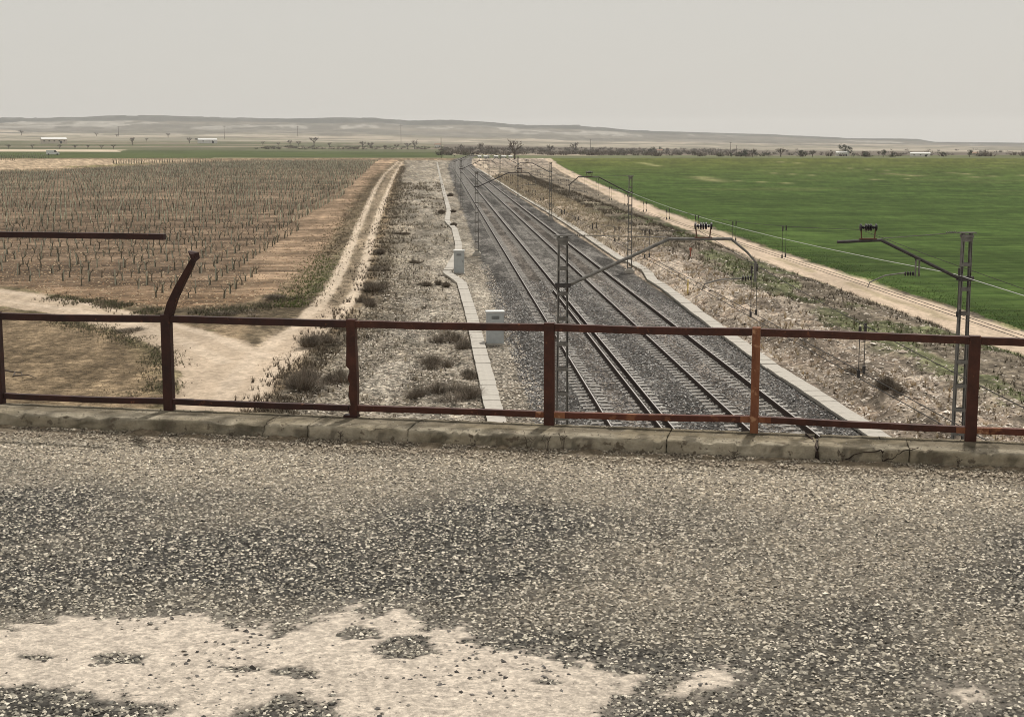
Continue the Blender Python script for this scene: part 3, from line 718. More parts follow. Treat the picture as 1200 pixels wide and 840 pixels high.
# kerb in separate cast sections with ragged, broken joints
def kerb(s0, s1, rough_l=.004, rough_r=.004):
    ds = .02; k = max(8, int((s1-s0)/.012)) if s1-s0 < 3 else 60; s = np.linspace(s0, s1, k)
    prof = [(KF+.02, -.03), (KF, .0), (KF+.002, .02), (KF+.004, .045), (KF+.006, .068), (KF+.007, .087), (KF+.013, .095), (KF+.04, .098), (KF+.085, .098), (KF+.13, .099), (KF+.17, .099), (KF+.21, .098), (KF+.25, .098), (KB-.015, .096), (KB, .09), (KB+.002, 0), (KB, -.12), (KB, -.34)]
    V = np.zeros((len(prof), k, 3)); C = np.zeros((len(prof), k, 3))
    for i, (n, z) in enumerate(prof):
        N = n+(fbm(s/.06, s*0+i*.6, 91, 4)-.5)*.014*(1 if i < 9 else .3)+(fbm(s/.5, s*0+1, 191, 3)-.5)*.012; zz = DZ+z+(fbm(s/.05, s*0+i*.7, 92, 4)-.5)*(.007 if 2 < i < 14 else .003)
        chip = sst(.60, .68, fbm(s/.10, s*0+3, 93, 4))*(4 <= i <= 7); N = N+chip*.018; zz = zz-chip*.014
        V[i, :, 0] = s; V[i, :, 1] = N; V[i, :, 2] = zz
        base = np.array((1.2, 1.16, 1.07))
        f = .78+.5*fbm(s/.12, s*0+i*.6, 94, 4)
        c = base[None]*f[:, None]
        if 7 <= i <= 14:            # grimy, mossy crown; bottom rail's shadow band also painted into its colour
            g = np.clip(sst(.30, .48, fbm(s/.3, s*0+i*.3, 95, 4))+.3, 0, 1)*(.45+.55*(i >= 9)); c = c*(1-g[:, None])+np.array((.60,.56,.49))*g[:, None]
        m = sst(.47, .60, fbm(s/.3, s*0+i*.3, 96, 4)); c = c*(1-.4*m[:, None])+np.array((.72,.65,.50))*.4*m[:, None]
        st_ = sst(.56, .68, fbm(s/.09, s*0+i*.25, 97, 3)); c = c*(1-.5*st_)[:, None]
        if i <= 2: c = c*.7
        C[i] = c
    V[:, 0, 0] += (rng.random(len(prof))-.5)*rough_l*2; V[:, -1, 0] += (rng.random(len(prof))-.5)*rough_r*2
    idx = np.arange(len(prof)*k).reshape(len(prof), k)
    Q = np.stack([idx[:-1, :-1], idx[:-1, 1:], idx[1:, 1:], idx[1:, :-1]], -1).reshape(-1, 4)
    V2 = V.reshape(-1, 3); C2 = C.reshape(-1, 3)
    e = []
    for c_ in (0, k-1):              # end faces
        for i in range(len(prof)//2): e.append((idx[i, c_], idx[i+1, c_], idx[len(prof)-2-i, c_], idx[len(prof)-1-i, c_]))
    return npmesh('kerb_section', V2, np.vstack([Q, np.array(e)]), M['kerb'], bridge, C2)
J = [on_rail(a, 500)[0] for a in (330, 381, 494, 787, 958, 1062)]
cuts = [-20, -8, -5.5]+J+[3.6, 8, 20]
for i in range(len(cuts)-1):
    gl = .009 if abs(cuts[i]-J[4]) < .01 else .0025; gr = .009 if abs(cuts[i+1]-J[4]) < .01 else .0025
    kerb(cuts[i]+gl, cuts[i+1]-gr, .007 if gl > .005 else .002, .007 if gr > .005 else .002)

MB().box(-20, 20, KF+.06, KB-.03, DZ-.03, DZ+.075).build('joint_dirt', M['bark'], bridge)
# wandering cracks in the kerb right of the broken joint
def crack(P, wd):
    mb = MB(); pts = []
    for (a, b) in P:
        d = ray(a, b); t = ((KF-.003)-( (EYEV-P0).dot(un) ))/Vector((d.x, d.y, 0)).dot(un); p = EYEV+d*t; q = p-P0
        if p.z < DZ+.09: pts.append((q.x*ur.x+q.y*ur.y, KF+.004, p.z))
        else:
            t = (DZ+.1015-EYE)/d.z; p = EYEV+d*t; q = p-P0; pts.append((q.x*ur.x+q.y*ur.y, q.x*un.x+q.y*un.y, DZ+.101))
    out = []
    for i in range(len(pts)-1):
        for k in range(5):
            u = k/5; v = Vector(pts[i]).lerp(Vector(pts[i+1]), u); out.append(v+Vector((random.uniform(-.006, .006), 0, random.uniform(-.005, .005))))
    out.append(Vector(pts[-1]))
    mb.tube(out, [wd*random.uniform(.4, 1.3) for _ in out], 5)
    mb.build('crack', M['railside'], bridge)
crack([(957,546),(968,549),(985,541),(1001,533),(1030,528),(1036,529)], .0035)
crack([(1034,541),(1046,537),(1062,527),(1076,524)], .003)
crack([(1030,512),(1034,530),(1036,548)], .0022)
crack([(430,524),(470,527),(520,529),(560,531)], .0022)
crack([(600,531),(660,533),(720,537),(790,541)], .0032)
crack([(944,508),(953,515),(958,530),(959,544)], .006)
# rubble crumbs, weeds on the kerb
def weed(s, n, z, h, label):
    mb = MB()
    for k in range(4):
        a = random.uniform(0, 6.28); b = random.uniform(.1, .45)*h
        p = [(0, 0, 0), (math.cos(a)*b*.4, math.sin(a)*b*.4, h*random.uniform(.4, .6)), (math.cos(a)*b, math.sin(a)*b, h*random.uniform(.7, 1.))]
        mb.tube(p, [.0017, .0012, .0006], 4)
        for j in range(3):
            q = Vector(p[1]).lerp(Vector(p[2]), random.random()); mb.tube([q, q+Vector((random.uniform(-.02, .02), random.uniform(-.02, .02), random.uniform(0, .02)))], [.0009, .0018], 4)
    o = mb.build('dry_weed', M['bark']); o.location = Wd(s, n, z); tag(o, label, 'weed', 'dry weeds growing along the kerb foot')
for (px, py, h, lab) in [(620,529,.12,'dry stalk weed at the kerb foot just left of the middle railing post'),(642,531,.10,'dry stalk weed at the kerb foot directly under the middle railing post'),(662,530,.12,'dry stalk weed at the kerb foot just right of the middle railing post'),
        (408,516,.09,'low dry weed at the kerb foot under the ragged railing post'),(988,546,.10,'dry weed beside the wide broken kerb crack'),(560,524,.06,'tiny dry weed at the kerb foot above the trough'),(862,538,.06,'tiny dry weed at the kerb foot left of the bright rust post'),(280,512,.05,'small pale weed at the kerb foot right of the bent post'),(1120,550,.08,'small dry weed at the kerb foot at the far right')]:
    s, n = sn(px, py); weed(s, min(n, KF-.012), DZ-.003, h, lab)

# railing
rl_ = empty('railing', Wd(0, 0, DZ+.09)); rl_.rotation_euler.z = bridge.rotation_euler.z
tag(rl_, 'rusty dark red steel railing on the bridge kerb with its handrail mostly torn away', 'railing')
ZB = DZ+.09
def rb_(s): return ZB
top = [on_rail(x, y) for x, y in ((-60,368.5),(0,370.5),(193,373.5),(415,379.5),(644,383.5),(885,389),(994,391.5),(1145,399),(1260,402))]
bot = [on_rail(x, y) for x, y in ((-60,460),(0,463.5),(193,470),(415,478),(644,485.5),(885,491),(1145,504),(1260,509))]
print('rail z', [round(z-ZB, 3) for s, z in top], [round(z-ZB, 3) for s, z in bot])
posts = [on_rail(x, 430)[0] for x in (0, 197, 413, 644, 885.5, 1141)]
posts = [posts[0]-3.15, posts[0]-2.1, posts[0]-1.05]+posts+[posts[-1]+1.07, posts[-1]+2.14]
ztp = lambda s: float(np.interp(s, [a for a, b in top], [b for a, b in top]))-ZB
zbt = lambda s: float(np.interp(s, [a for a, b in bot], [b for a, b in bot]))-ZB
def bar(s0, s1, z0, z1, h, w_, n=0):
    k = max(2, int(abs(s1-s0)/.12)); v = []; f = []; bend = random.uniform(-.6, 1.2) if abs(s1-s0) < 2 else 0
    for i in range(k+1):
        u = i/k; s = s0+(s1-s0)*u; z = z0+(z1-z0)*u+random.uniform(-.0012, .0012)-.006*math.sin(math.pi*u)*bend; m = n+random.uniform(-.0015, .0015)
        v += [(s, m-w_/2, z-h/2), (s, m+w_/2, z-h/2), (s, m+w_/2, z+h/2), (s, m-w_/2, z+h/2)]
    for i in range(k):
        for j in range(4): a = i*4+j; b = i*4+(j+1) % 4; f.append((a, b, b+4, a+4))
    f += [(0, 1, 2, 3)[::-1], (k*4, k*4+1, k*4+2, k*4+3)]
    return MB().poly(v, f)
for i, s in enumerate(posts):
    zt = ztp(s); wpx = .058
    if i == 3: wpx = .034
    if i == 5: wpx = .060
    if i == 7: wpx = .044
    m = M['rustdark'] if i <= 4 else M['rust'] if i != 7 else M['rustlight']
    hi = zt+.026
    if i <= 2: hi = 1.03
    if i == 5:        # the ragged, corroded post: left edge eaten away
        zs = np.linspace(-.02, hi, 30); v = []; f = []
        for z in zs:
            e = (.022 if .02 < z < .30 else 0)*fbm(np.array(z/.03), np.array(2.), 99, 3)*1.6
            w0 = .030+.004*math.sin(z*9); v += [(s-w0+float(e), -.022, z), (s+w0-.002, -.022, z), (s+w0-.002, .022, z), (s-w0+float(e), .022, z)]
        for a in range(29):
            for j in range(4): p_ = a*4+j; q_ = a*4+(j+1) % 4; f.append((p_, q_, q_+4, p_+4))
        f += [(3, 2, 1, 0), (116, 117, 118, 119)]
        tag(MB().poly(v, f).build('post', M['rust'], rl_), 'ragged post with its left edge rusted through')
        MB().box(s-.05, s+.032, -.03, .03, .0, .022).build('base_stub', M['rustdark'], rl_)
        continue
    o = MB().poly(*(lambda w_, z1: ([(s-w_/2, -.024, -.03), (s+w_/2, -.024, -.03), (s+w_/2, .024, -.03), (s-w_/2, .024, -.03), (s-w_/2, -.024, z1), (s+w_/2, -.024, z1), (s+w_/2, .024, z1), (s-w_/2, .024, z1)],
        [(0,3,2,1),(4,5,6,7),(0,1,5,4),(1,2,6,5),(2,3,7,6),(3,0,4,7)]))(wpx, hi)).build('post', m, rl_, bevel=.003)
    if i == 7: tag(o, 'narrow post rusted bright orange')
# bars between posts, each butting against its posts
for i in range(len(posts)-1):
    a, b = posts[i]+.024, posts[i+1]-.024
    mt = M['rustdark'] if i <= 4 else M['rust']
    mw = M['rustworn'] if i in (6, 8) else mt
    bar(a, b, ztp(a), ztp(b), .040, .036, .0).build('top_rail', mt, rl_, bevel=.002)
    bar(a, b, zbt(a), zbt(b), .034, .034, .0).build('bottom_rail', mw, rl_, bevel=.002)
# weld patches
for s in (posts[6], posts[7], posts[8]):
    MB().box(s-.075, s-.02, -.021, .02, zbt(s)-.016, zbt(s)+.015).box(s+.02, s+.09, -.021, .02, zbt(s)-.015, zbt(s)+.015).build('weld_patch', M['rustlight'], rl_)
# torn handrail left of the bent post
s1, z1 = on_rail(193, 277.5); s0, z0 = on_rail(-10, 274.5); sl_ = posts[0]
bar(posts[0], s1, z0-ZB+.0, z1-ZB, .034, .04).build('broken_handrail', M['rustdark'], rl_, bevel=.002)
# bent flattened post top
pb = [on_rail(x, y) for x, y in ((197, 372), (203, 352), (213, 332), (224, 313), (230, 301))]
v = []; f = []
wds = [.030, .031, .030, .025, .017]
for (s, z), wv, dy in zip(pb, wds, (0, -.004, -.01, -.02, -.03)):
    z -= ZB; v += [(s-wv, dy-.020, z-.012), (s+wv, dy-.020, z+.012), (s+wv, dy+.020, z+.012), (s-wv, dy+.020, z-.012)]
for i in range(4):
    for j in range(4): a = i*4+j; b = i*4+(j+1) % 4; f.append((a, b, b+4, a+4))
f += [(3, 2, 1, 0), (16, 17, 18, 19)]
tag(MB().poly(v, f).build('bent_post_top', M['rustdark'], rl_, bevel=.002), 'post top bent over to the right')
s, z = on_rail(231, 300); z -= ZB
MB().poly([(s-.035, -.05, z+.03), (s-.015, -.055, z+.012), (s+.012, -.05, z-.03), (s-.006, -.05, z-.04), (s-.030, -.022, z+.034), (s+.022, -.022, z+.022), (s+.026, -.022, z-.01), (s-.01, -.022, z-.036)],
    [(0,1,2,3),(4,7,6,5),(0,4,5,1),(1,5,6,2),(2,6,7,3),(3,7,4,0)]).build('torn_end', M['rustdark'], rl_)

# ------------------------------------------------------------------ loose stones
OCT = np.array([(1,0,-.1),(.1,1,0),(-1,.1,-.1),(0,-1,-.2),(.1,.1,.8)], float)
OF = np.array([(0,1,4),(1,2,4),(2,3,4),(3,0,4)])          # undersides lie in the ground
def stones(name, pts, size, cols, flat=.65, label=None, parent=None, cat=None):
    n = len(pts); s = size[:, None]*rng.uniform(.7, 1.35, (n, 3)); s[:, 2] *= flat
    o = scatter(name, OCT, OF, pts, s, rng.uniform(0, 6.28, n), M['stone'], cols, tilt=rng.uniform(-.5, .5, n), parent=parent)
    o['kind'] = 'stuff'
    if label: o['label'] = label
    if cat: o['category'] = cat
    return o
def palette(n, P, jit=.25):
    P = np.array(P); c = P[rng.integers(0, len(P), n)]; return c*rng.uniform(1-jit, 1+jit, (n, 1))
# chippings on the deck
n = 240000
s = np.where(rng.random(n) < .75, rng.uniform(-3.3, 3.3, n), rng.choice([-1, 1], n)*rng.uniform(3.3, 5.4, n)); q = KF-.02-rng.uniform(0, 1, n)**.85*4.1
keep = patchm(s, q) < rng.normal(.0, .018, n)
keep &= rng.random(n) < .30+.70*sst(.05, .24, KF-q)
s, q = s[keep], q[keep]
z = DZ+(fbm(s/.9, q/.9, 88, 3)-.5)*.016+.001
sz = rng.uniform(.0042, .0092, len(s))*np.where(rng.random(len(s)) < .05, 1.55, 1)
dn = np.clip((1-sst(.25, 1.6, KF-q))*.95+.02+(fbm(s/.8, q/.6, 84, 4)-.42)*1.3+sst(-.5, 2.5, s-q*.2)*.25, 0, 1)
pal = palette(len(s), [(.15,.145,.135),(.22,.21,.19),(.32,.30,.265),(.45,.42,.36),(.66,.62,.55),(.04,.038,.036),(.06,.058,.055),(.10,.097,.09),(.26,.245,.215)])
pal2 = palette(len(s), [(.42,.375,.31),(.34,.30,.24),(.66,.61,.53),(.22,.195,.165),(.10,.09,.08),(.50,.44,.36)])
stones('chippings', np.stack([s, q, z], -1), sz, (pal*(1-dn[:, None])+pal2*dn[:, None])*np.array((.88, .855, .80)), parent=bridge)
# dark crumbs on the pale patch, rubble at the kerb
n = 9000; s = rng.uniform(-3.4, 2.4, n); q = rng.uniform(-4.2, -2.2, n); k = (patchm(s, q) > .01) & (fbm(s/.22, q/.22, 101, 3)+rng.uniform(-.1,.1,n) > .50) & (rng.random(n) < .7)
s, q = s[k], q[k]; stones('dark_crumbs', np.stack([s, q, np.full(len(s), DZ+.006)], -1), rng.uniform(.003, .011, len(s)), palette(len(s), [(.07,.065,.06),(.13,.12,.11),(.22,.20,.17)]), parent=bridge)
n = 20000; s = rng.uniform(-4, 4, n); q = KF-np.abs(rng.normal(0, .11, n))+.01
stones('kerb_grit', np.stack([s, q, DZ+.018*np.exp((q-KF)/.10)+.008], -1), rng.uniform(.003, .009, n)*np.where(rng.random(n) < .02, 2, 1), palette(n, [(.20,.165,.125),(.28,.235,.18),(.12,.10,.08),(.42,.37,.29)]), parent=bridge)
n = 2200; s = rng.uniform(-4, 4, n); q = rng.uniform(KF+.03, KB-.02, n)
stones('kerb_top_grit', np.stack([s, q, np.full(n, DZ+.098)], -1), rng.uniform(.002, .006, n), palette(n, [(.16,.14,.11),(.25,.22,.18),(.10,.09,.075)]), parent=bridge)
# ballast
n = 64000; y = 25+(rng.random(n)**1.5)*62; x = rng.uniform(2.8, 12.2, n)
z = land(x, y)+.006
for ax in (5.75, 9.6):
    k = np.abs(np.abs(x-ax)-.87) < .09; x = np.where(k, x+.2, x)
stones('loose_ballast', np.stack([x, y, z], -1), rng.uniform(.022, .05, n), palette(n, [(.10,.095,.09),(.15,.145,.14),(.07,.066,.064),(.23,.22,.21),(.34,.33,.31),(.12,.10,.085),(.05,.048,.046)], .3))
n = 30000; y = 25+(rng.random(n)**1.5)*75; x = rng.uniform(-6.5, 3.4, n)
rutRx = np.interp(y, rutR[:, 1], rutR[:, 0]); k = (x > rutRx+1.0+rng.random(n)); x, y = x[k], y[k]
stones('verge_gravel', np.stack([x, y, land(x, y)+.004], -1), rng.uniform(.02, .055, len(x)), palette(len(x), [(.36,.31,.25),(.28,.235,.185),(.48,.43,.36),(.20,.165,.13),(.60,.54,.46)], .25))
n = 30000; y = 28+(rng.random(n)**1.4)*110; x = rng.uniform(12.9, 22.2, n); k = rng.random(n) < np.where(x > 17.5, .18, 1)
x, y = x[k], y[k]; stones('bank_rubble', np.stack([x, y, land(x, y)+.006], -1), rng.uniform(.022, .07, len(x))*np.where(rng.random(len(x)) < .03, 2.1, 1), palette(len(x), [(.38,.325,.27),(.30,.25,.205),(.50,.44,.37),(.20,.165,.135),(.62,.56,.49)], .22))

# ------------------------------------------------------------------ vines
def vine_wood(seed, tris=False):
    r = random.Random(seed); mb = MB()
    h = r.uniform(.30, .45); lean = r.uniform(-.1, .1)
    top_ = Vector((lean, r.uniform(-.06, .06), h))
    mb.tube([(0, 0, -.05), (lean*.3+r.uniform(-.04, .04), 0, h*.5), top_], [.05, .038, .034], 5)
    for k in range(r.randint(3, 5)):
        a = r.uniform(0, 6.28); l = r.uniform(.14, .30)
        p1 = top_+Vector((math.cos(a)*l*.6, math.sin(a)*l*.6, l*.35)); p2 = p1+Vector((math.cos(a)*l*.3, math.sin(a)*l*.3, l*r.uniform(.5, 1.)))
        mb.tube([top_, p1, p2], [.028, .016, .008], 4, cap=False)
    return mb
def vine_stake(seed):
    r = random.Random(seed); x = r.uniform(-.08, .08); dx_ = r.uniform(-.1, .1)
    return MB().tube([(x, .06, -.05), (x+dx_, .06, r.uniform(.5, .9))], .034, 4)
vw_m = [vine_wood(i).build('trunk', M['vinewood'], None, link=False).data for i in range(7)]
vs_m = [vine_stake(i+40).build('stake', M['tube'], None, link=False).data for i in range(5)]
# planting grid
vp = []; vj = []
for j in range(0, 290):
    yv = 74+j*2.5
    xe = float(np.interp(yv, VE[:, 1], VE[:, 0]))
    xl = -yv*.375-6
    k = int((xe-xl)/1.9)
    x0_ = -10.6-1.9*math.ceil((-10.6-xe)/1.9)
    for i in range(k): vp.append((x0_+.8-i*1.9, yv+.12*((i*7) % 5))); vj.append(j)
vp = np.array(vp); vp += rng.normal(0, .07, vp.shape); vj = np.array(vj)
Pv = gpl([(-400,316),(0,324),(60,333),(120,344),(215,353),(262,350),(292,332),(315,303),(350,270),(377,245),(402,230),(423,208),(440,190.5),(445,188.8),(300,188.9),(180,193.8),(60,201),(-400,203.5)])
kp = (sdf(vp[:, 0], vp[:, 1], Pv) > 0) & (rng.random(len(vp)) > .06)
vp = vp[kp]; vj = vj[kp]
vz = land(vp[:, 0], vp[:, 1])
inview = (xp_of(vp[:, 0], vp[:, 1]) > -10)
order = np.lexsort((vp[:, 1], ~inview)); vp = vp[order]; vz = vz[order]; vj = vj[order]; NV = 300
rown = {j: k+1 for k, j in enumerate(sorted(set(vj[inview[order]])))}
def nth(n): return str(n)+('th' if 10 <= n % 100 <= 20 else {1: 'st', 2: 'nd', 3: 'rd'}.get(n % 10, 'th'))
# landmarks that tell the front vines apart
rowsn = {}
for i in range(NV):
    x, y = vp[i]; t = empty('grapevine', (x, y, float(vz[i])), random.uniform(0, 6.28)); sc = random.uniform(.8, 1.25); t.scale = (sc, sc, sc*random.uniform(.9, 1.15))
    a = bpy.data.objects.new('trunk', vw_m[i % 7]); COL.objects.link(a); a.parent = t
    hs = random.random() < .72
    if hs:
        b = bpy.data.objects.new('stake', vs_m[i % 5]); COL.objects.link(b); b.parent = t
    rk = int(((vj == vj[i]) & (vp[:, 0] > x)).sum())+1
    tag(t, ('bare staked' if hs else 'bare unstaked')+' grapevine, '+nth(rk)+' from the dirt strip, '+nth(rown.get(vj[i], 1))+' cross row from the road', 'grapevine', 'grapevines in the front rows of the vineyard')
vr = vp[NV:]; vrz = vz[NV:]
# simplified far vines: bent trunk, three shoots, stake
tv = []; tfc = []; tcl = []
def stick(a, b, w0, w1, c):
    n = len(tv); a = Vector(a); b = Vector(b)
    for p, w_ in ((a, w0), (b, w1)):
        for k in range(3):
            t = 2.094*k; tv.append((p.x+w_*math.cos(t), p.y+w_*math.sin(t), p.z)); tcl.append(c)
    for k in range(3): tfc.append((n+k, n+(k+1) % 3, n+3+(k+1) % 3, n+3+k))
wd_ = (.14, .128, .092); tb = (.50, .535, .42)
stick((0, 0, 0), (.05, .02, .4), .045, .034, wd_); stick((.05, .02, .4), (.22, .1, .6), .026, .012, wd_); stick((.05, .02, .4), (-.16, .1, .62), .026, .012, wd_)
stick((-.06, .05, 0), (-.03, .05, .78), .036, .034, tb)
n = len(vr); cm = np.ones((n, 3))*rng.uniform(.55, 1.5, (n, 1))
o = scatter('grapevines_beyond', np.array(tv), np.array(tfc), np.stack([vr[:, 0], vr[:, 1], vrz], -1), rng.uniform(.75, 1.3, n), rng.uniform(0, 6.28, n), M['twig'], cm, tcol=np.array(tcl))
tag(o, 'rows of bare staked vines receding across the red-brown vineyard', 'grapevines', kind='stuff')
# far vineyard of posts at the left
n = 0; fp = []
for i in range(26):
    for j in range(5): fp.append((-2-i*0, 0))
fx = []; 
for px in np.arange(-40, 62, 2.6):
    for py in (183.6, 185.2, 187.2):
        if py > 183.6+ (60-px)*.05+1.5: continue
        x, y = gp(px+rng.uniform(-.5, .5), py, .0); fx.append((x, y))
for px in np.arange(133, 262, 3.0):
    for py in (190.2, 191.6, 193.2):
        if py < 190.5+(262-px)*.012: fx.append(gp(px+rng.uniform(-.4, .4), py, .0))
fx = np.array(fx); fzz = land(fx[:, 0], fx[:, 1])
o = scatter('trellis_posts', np.array(tv), np.array(tfc), np.stack([fx[:, 0], fx[:, 1], fzz], -1), np.full(len(fx), 2.6), rng.uniform(0, 6.28, len(fx)), M['twig'], np.ones((len(fx), 3))*.7, tcol=np.array(tcl))
tag(o, 'dark trellised vineyard at the far left edge below the white van', 'vineyard', kind='stuff')

# ------------------------------------------------------------------ shrubs and grass
def stalk_cloud(seed, n, rx, ry, h, wd_, hue):
    r = np.random.default_rng(seed); V = []; Fq = []; C = []
    for k in range(n):
        a = r.uniform(0, 6.28); q = r.uniform(0, 1)**.5; b = np.array([rx*q*.55*math.cos(a), ry*q*.55*math.sin(a), 0])
        L1 = h*r.uniform(.45, 1)*(1-.45*q); out = np.array([math.cos(a)*rx*q*.6+r.normal(0, .08), math.sin(a)*ry*q*.6+r.normal(0, .08), L1])
        m = b+out*.5+r.normal(0, .03, 3); t = b+out
        side = np.array([-math.sin(a+r.uniform(-1, 1)), math.cos(a), 0])*wd_
        i = len(V); V += [b-side, b+side, m-side*.8, m+side*.8, t]; Fq += [(i, i+1, i+3), (i, i+3, i+2), (i+2, i+3, i+4)]
        c = np.array(hue[r.integers(0, len(hue))])*r.uniform(.7, 1.3); C += [c]*5
        for s in range(2):           # side twigs
            p = b+out*r.uniform(.35, .9); e = p+np.array([r.normal(0, .12), r.normal(0, .12), r.uniform(.02, .16)])*h*1.4; i = len(V)
            V += [p-side*.6, p+side*.6, e]; Fq += [(i, i+1, i+2)]; C += [c]*3
    return np.array(V), np.array(Fq), np.array(C)
DRY = [(.14,.12,.098),(.105,.088,.072),(.20,.172,.138),(.165,.142,.115)]
def shrub(px, py, wpx, h, label, n=520, hue=DRY, seed=None):
    x, y, z = hit(px, py); sc = 1718.6/math.hypot(x, y); rx = wpx/sc/2
    rq = random.Random(int(px*7+py)); parts = []; off = 0
    for k in range(5):
        f = rq.uniform(.35, .75); V, Fq, C = stalk_cloud(int(px*7+py)+k, int(n*.34), rx*f, rx*f*1.5, h*1.3*rq.uniform(.45, 1), .0055*math.hypot(x, y)/45, hue)
        V = V+np.array([rq.uniform(-.65, .65)*rx, rq.uniform(-1.1, 1.1)*rx, 0]); parts.append((V, Fq+off, C)); off += len(V)
    V = np.vstack([p[0] for p in parts]); Fq = np.vstack([p[1] for p in parts]); C = np.vstack([p[2] for p in parts])
    o = npmesh('dry_shrub', V, Fq, M['twig'], None, C); o.location = (x, y, z-.03); tag(o, label, 'shrub', 'dry brown shrubs on the verges')
for a in [(350,452,74,.75,'wide dark dry shrub on the verge behind the left railing bay, lowest of its kind',900),(392,448,40,.6,'dark dry shrub left of the ragged post, right beside the widest one'),(378,405,52,.6,'dry shrub at the road bend just under the top rail',700),
          (404,385,36,.5,'dry shrub just below the top rail, next left of the ragged post'),(428,358,34,.65,'dark shrub by the right wheel rut just above the top rail',600),(436,340,34,.6,'dark shrub by the right wheel rut, second above the top rail',600),(444,318,28,.5,'dark shrub by the right wheel rut, third above the top rail'),(448,298,22,.5,'small shrub by the right wheel rut, fourth above the top rail'),
          (525,400,52,.45,'low dry shrub just left of the trough level with the near cabinet',600),(510,430,50,.5,'dry shrub on the verge left of the trough, midway down the railing bay',650),(545,408,30,.45,'small dry shrub touching the trough left of the near cabinet'),
          (530,466,74,.45,'broad dry shrub on the verge beside the trough just above the bottom rail',900),(480,466,44,.35,'low dark shrub above the bottom rail right of the ragged post'),(554,442,30,.4,'small shrub pressed against the trough edge'),
          (519,336,16,.4,'small dark shrub on the verge by the trough kink'),(498,336,24,.3,'flat dark shrub on the open verge left of the trough kink'),
          (531,266,9,.5,'dark shrub right of the trough at its upper kink'),(530,249,9,.5,'dark shrub right of the trough beyond its upper kink'),(514,250,13,.5,'dark shrub left of the trough at its upper kink'),(528,230,8,.6,'small dark shrub between trough and ballast far up the line'),
          (1040,462,27,.5,'lone dark shrub on the pale rubble behind the right railing bay',700),(1000,436,22,.25,'low shrub on the bank left of the lone dark one'),
          (470,275,22,.3,'faint low shrub on the middle of the verge'),(486,308,22,.25,'low shrub on the verge left of the far cabinet'),
          (330,350,40,.25,'low dark weeds at the vineyard corner left of the road bend'),(280,368,60,.22,'low dark weeds under the vineyard, right of the bent post'),(150,388,40,.14,'weedy patch on the lower road edge left of the tall post')]:
    shrub(*a)
def tuft(seed, n=7, w_=.012, spread=.12):
    r = np.random.default_rng(seed); V = []; Fq = []
    for k in range(n):
        a = r.uniform(0, 6.28); b = np.array([r.normal(0, .05), r.normal(0, .05), 0]); e = b+np.array([math.cos(a)*spread, math.sin(a)*spread, r.uniform(.6, 1)])
        s_ = np.array([-math.sin(a), math.cos(a), 0])*w_; i = len(V); V += [b-s_, b+s_, e]; Fq.append((i, i+1, i+2))
    return np.array(V), np.array(Fq)
T1 = tuft(3, 8, .05, .5)
def field(name, x, y, h, cols, label, cat):
    o = scatter(name, T1[0], T1[1], np.stack([x, y, land(x, y)-.01], -1), h, rng.uniform(0, 6.28, len(x)), M['grass'], cols); tag(o, label, cat, kind='stuff')
n = 26000; y = 30+rng.random(n)**1.3*330; x = rng.uniform(13.0, 22.6, n); v = fbm(x/2, y/4, 50, 4)+rng.uniform(-.12, .12, n); k = ((v > .47) & (rng.random(n) < .75))|((y > 110) & (x < 18.5)); x, y = x[k], y[k]
cg = palette(len(x), [(.38,.29,.19),(.30,.23,.155),(.20,.155,.11),(.46,.37,.25)], .25); m = (x > 16.8)&(fbm(x/1.8, y/5, 54, 4) > .53)&(y < 150); cg[m] = palette(m.sum(), [(.09,.115,.045),(.12,.135,.06),(.17,.15,.10)], .2)
m2 = (x > 16.8) & ~m; cg[m2] = palette(m2.sum(), [(.15,.128,.10),(.20,.17,.135),(.11,.092,.072)], .2); m3 = (y > 110) & (x < 18.2); cg[m3] = palette(m3.sum(), [(.44,.375,.285),(.36,.305,.235),(.28,.235,.18),(.52,.46,.36)], .2)
field('bank_grass', x, y, rng.uniform(.08, .24, len(x))*(.8+y/150), cg, 'straw and dull green grass over the right-hand bank', 'grass')
n = 9000; y = 26+rng.random(n)**1.4*280; x = rng.uniform(-9, 2.2, n); xr = np.interp(y, rutR[:, 1], rutR[:, 0]); dist = x-xr
k = (dist > .8) & (fbm(x/1.6, y/4.5, 45, 4)+.2*np.exp(-((dist-2.2)/1.5)**2)+rng.uniform(-.05, .05, n) > .50) & (x < .9); x, y = x[k], y[k]
field('verge_dead_grass', x, y, rng.uniform(.06, .2, len(x))*(.9+y/140), palette(len(x), [(.17,.145,.115),(.22,.19,.145),(.12,.10,.08),(.34,.29,.22)], .2), 'dead brown grass scattered over the gravel verge', 'grass')
xx, yy, hh, cc_ = [], [], [], []
for off, nn2, lo, hi in ((-1.5, 9000, .06, .2), (.75, 2500, .03, .08)):
    y = (74 if off < 0 else 56)+rng.random(nn2)**1.5*380; xl = np.interp(y, rutL[:, 1], rutL[:, 0]); x = xl+off+rng.normal(0, .45 if off < 0 else .15, nn2)*(1+y/150 if off < 0 else 1)
    xx.append(x); yy.append(y); hh.append(rng.uniform(lo, hi, nn2)); c = palette(nn2, [(.15,.12,.085),(.20,.16,.11),(.11,.09,.06)], .2); g = (np.hypot((x+9.5)/3, (y-85)/25) < 1) & (rng.random(nn2) < .7); c[g] = palette(g.sum(), [(.09,.12,.035),(.12,.15,.05)], .2); cc_.append(c)
field('track_margin_grass', np.concatenate(xx), np.concatenate(yy), np.concatenate(hh), np.vstack(cc_), 'weedy grass along and between the left wheel ruts', 'grass')
n = 9000; a = rng.random(n); y = 45+a**1.6*260; x = np.interp(y, RY, RXX)+1.9+np.abs(rng.normal(0, .7, n))*(1+y/90)
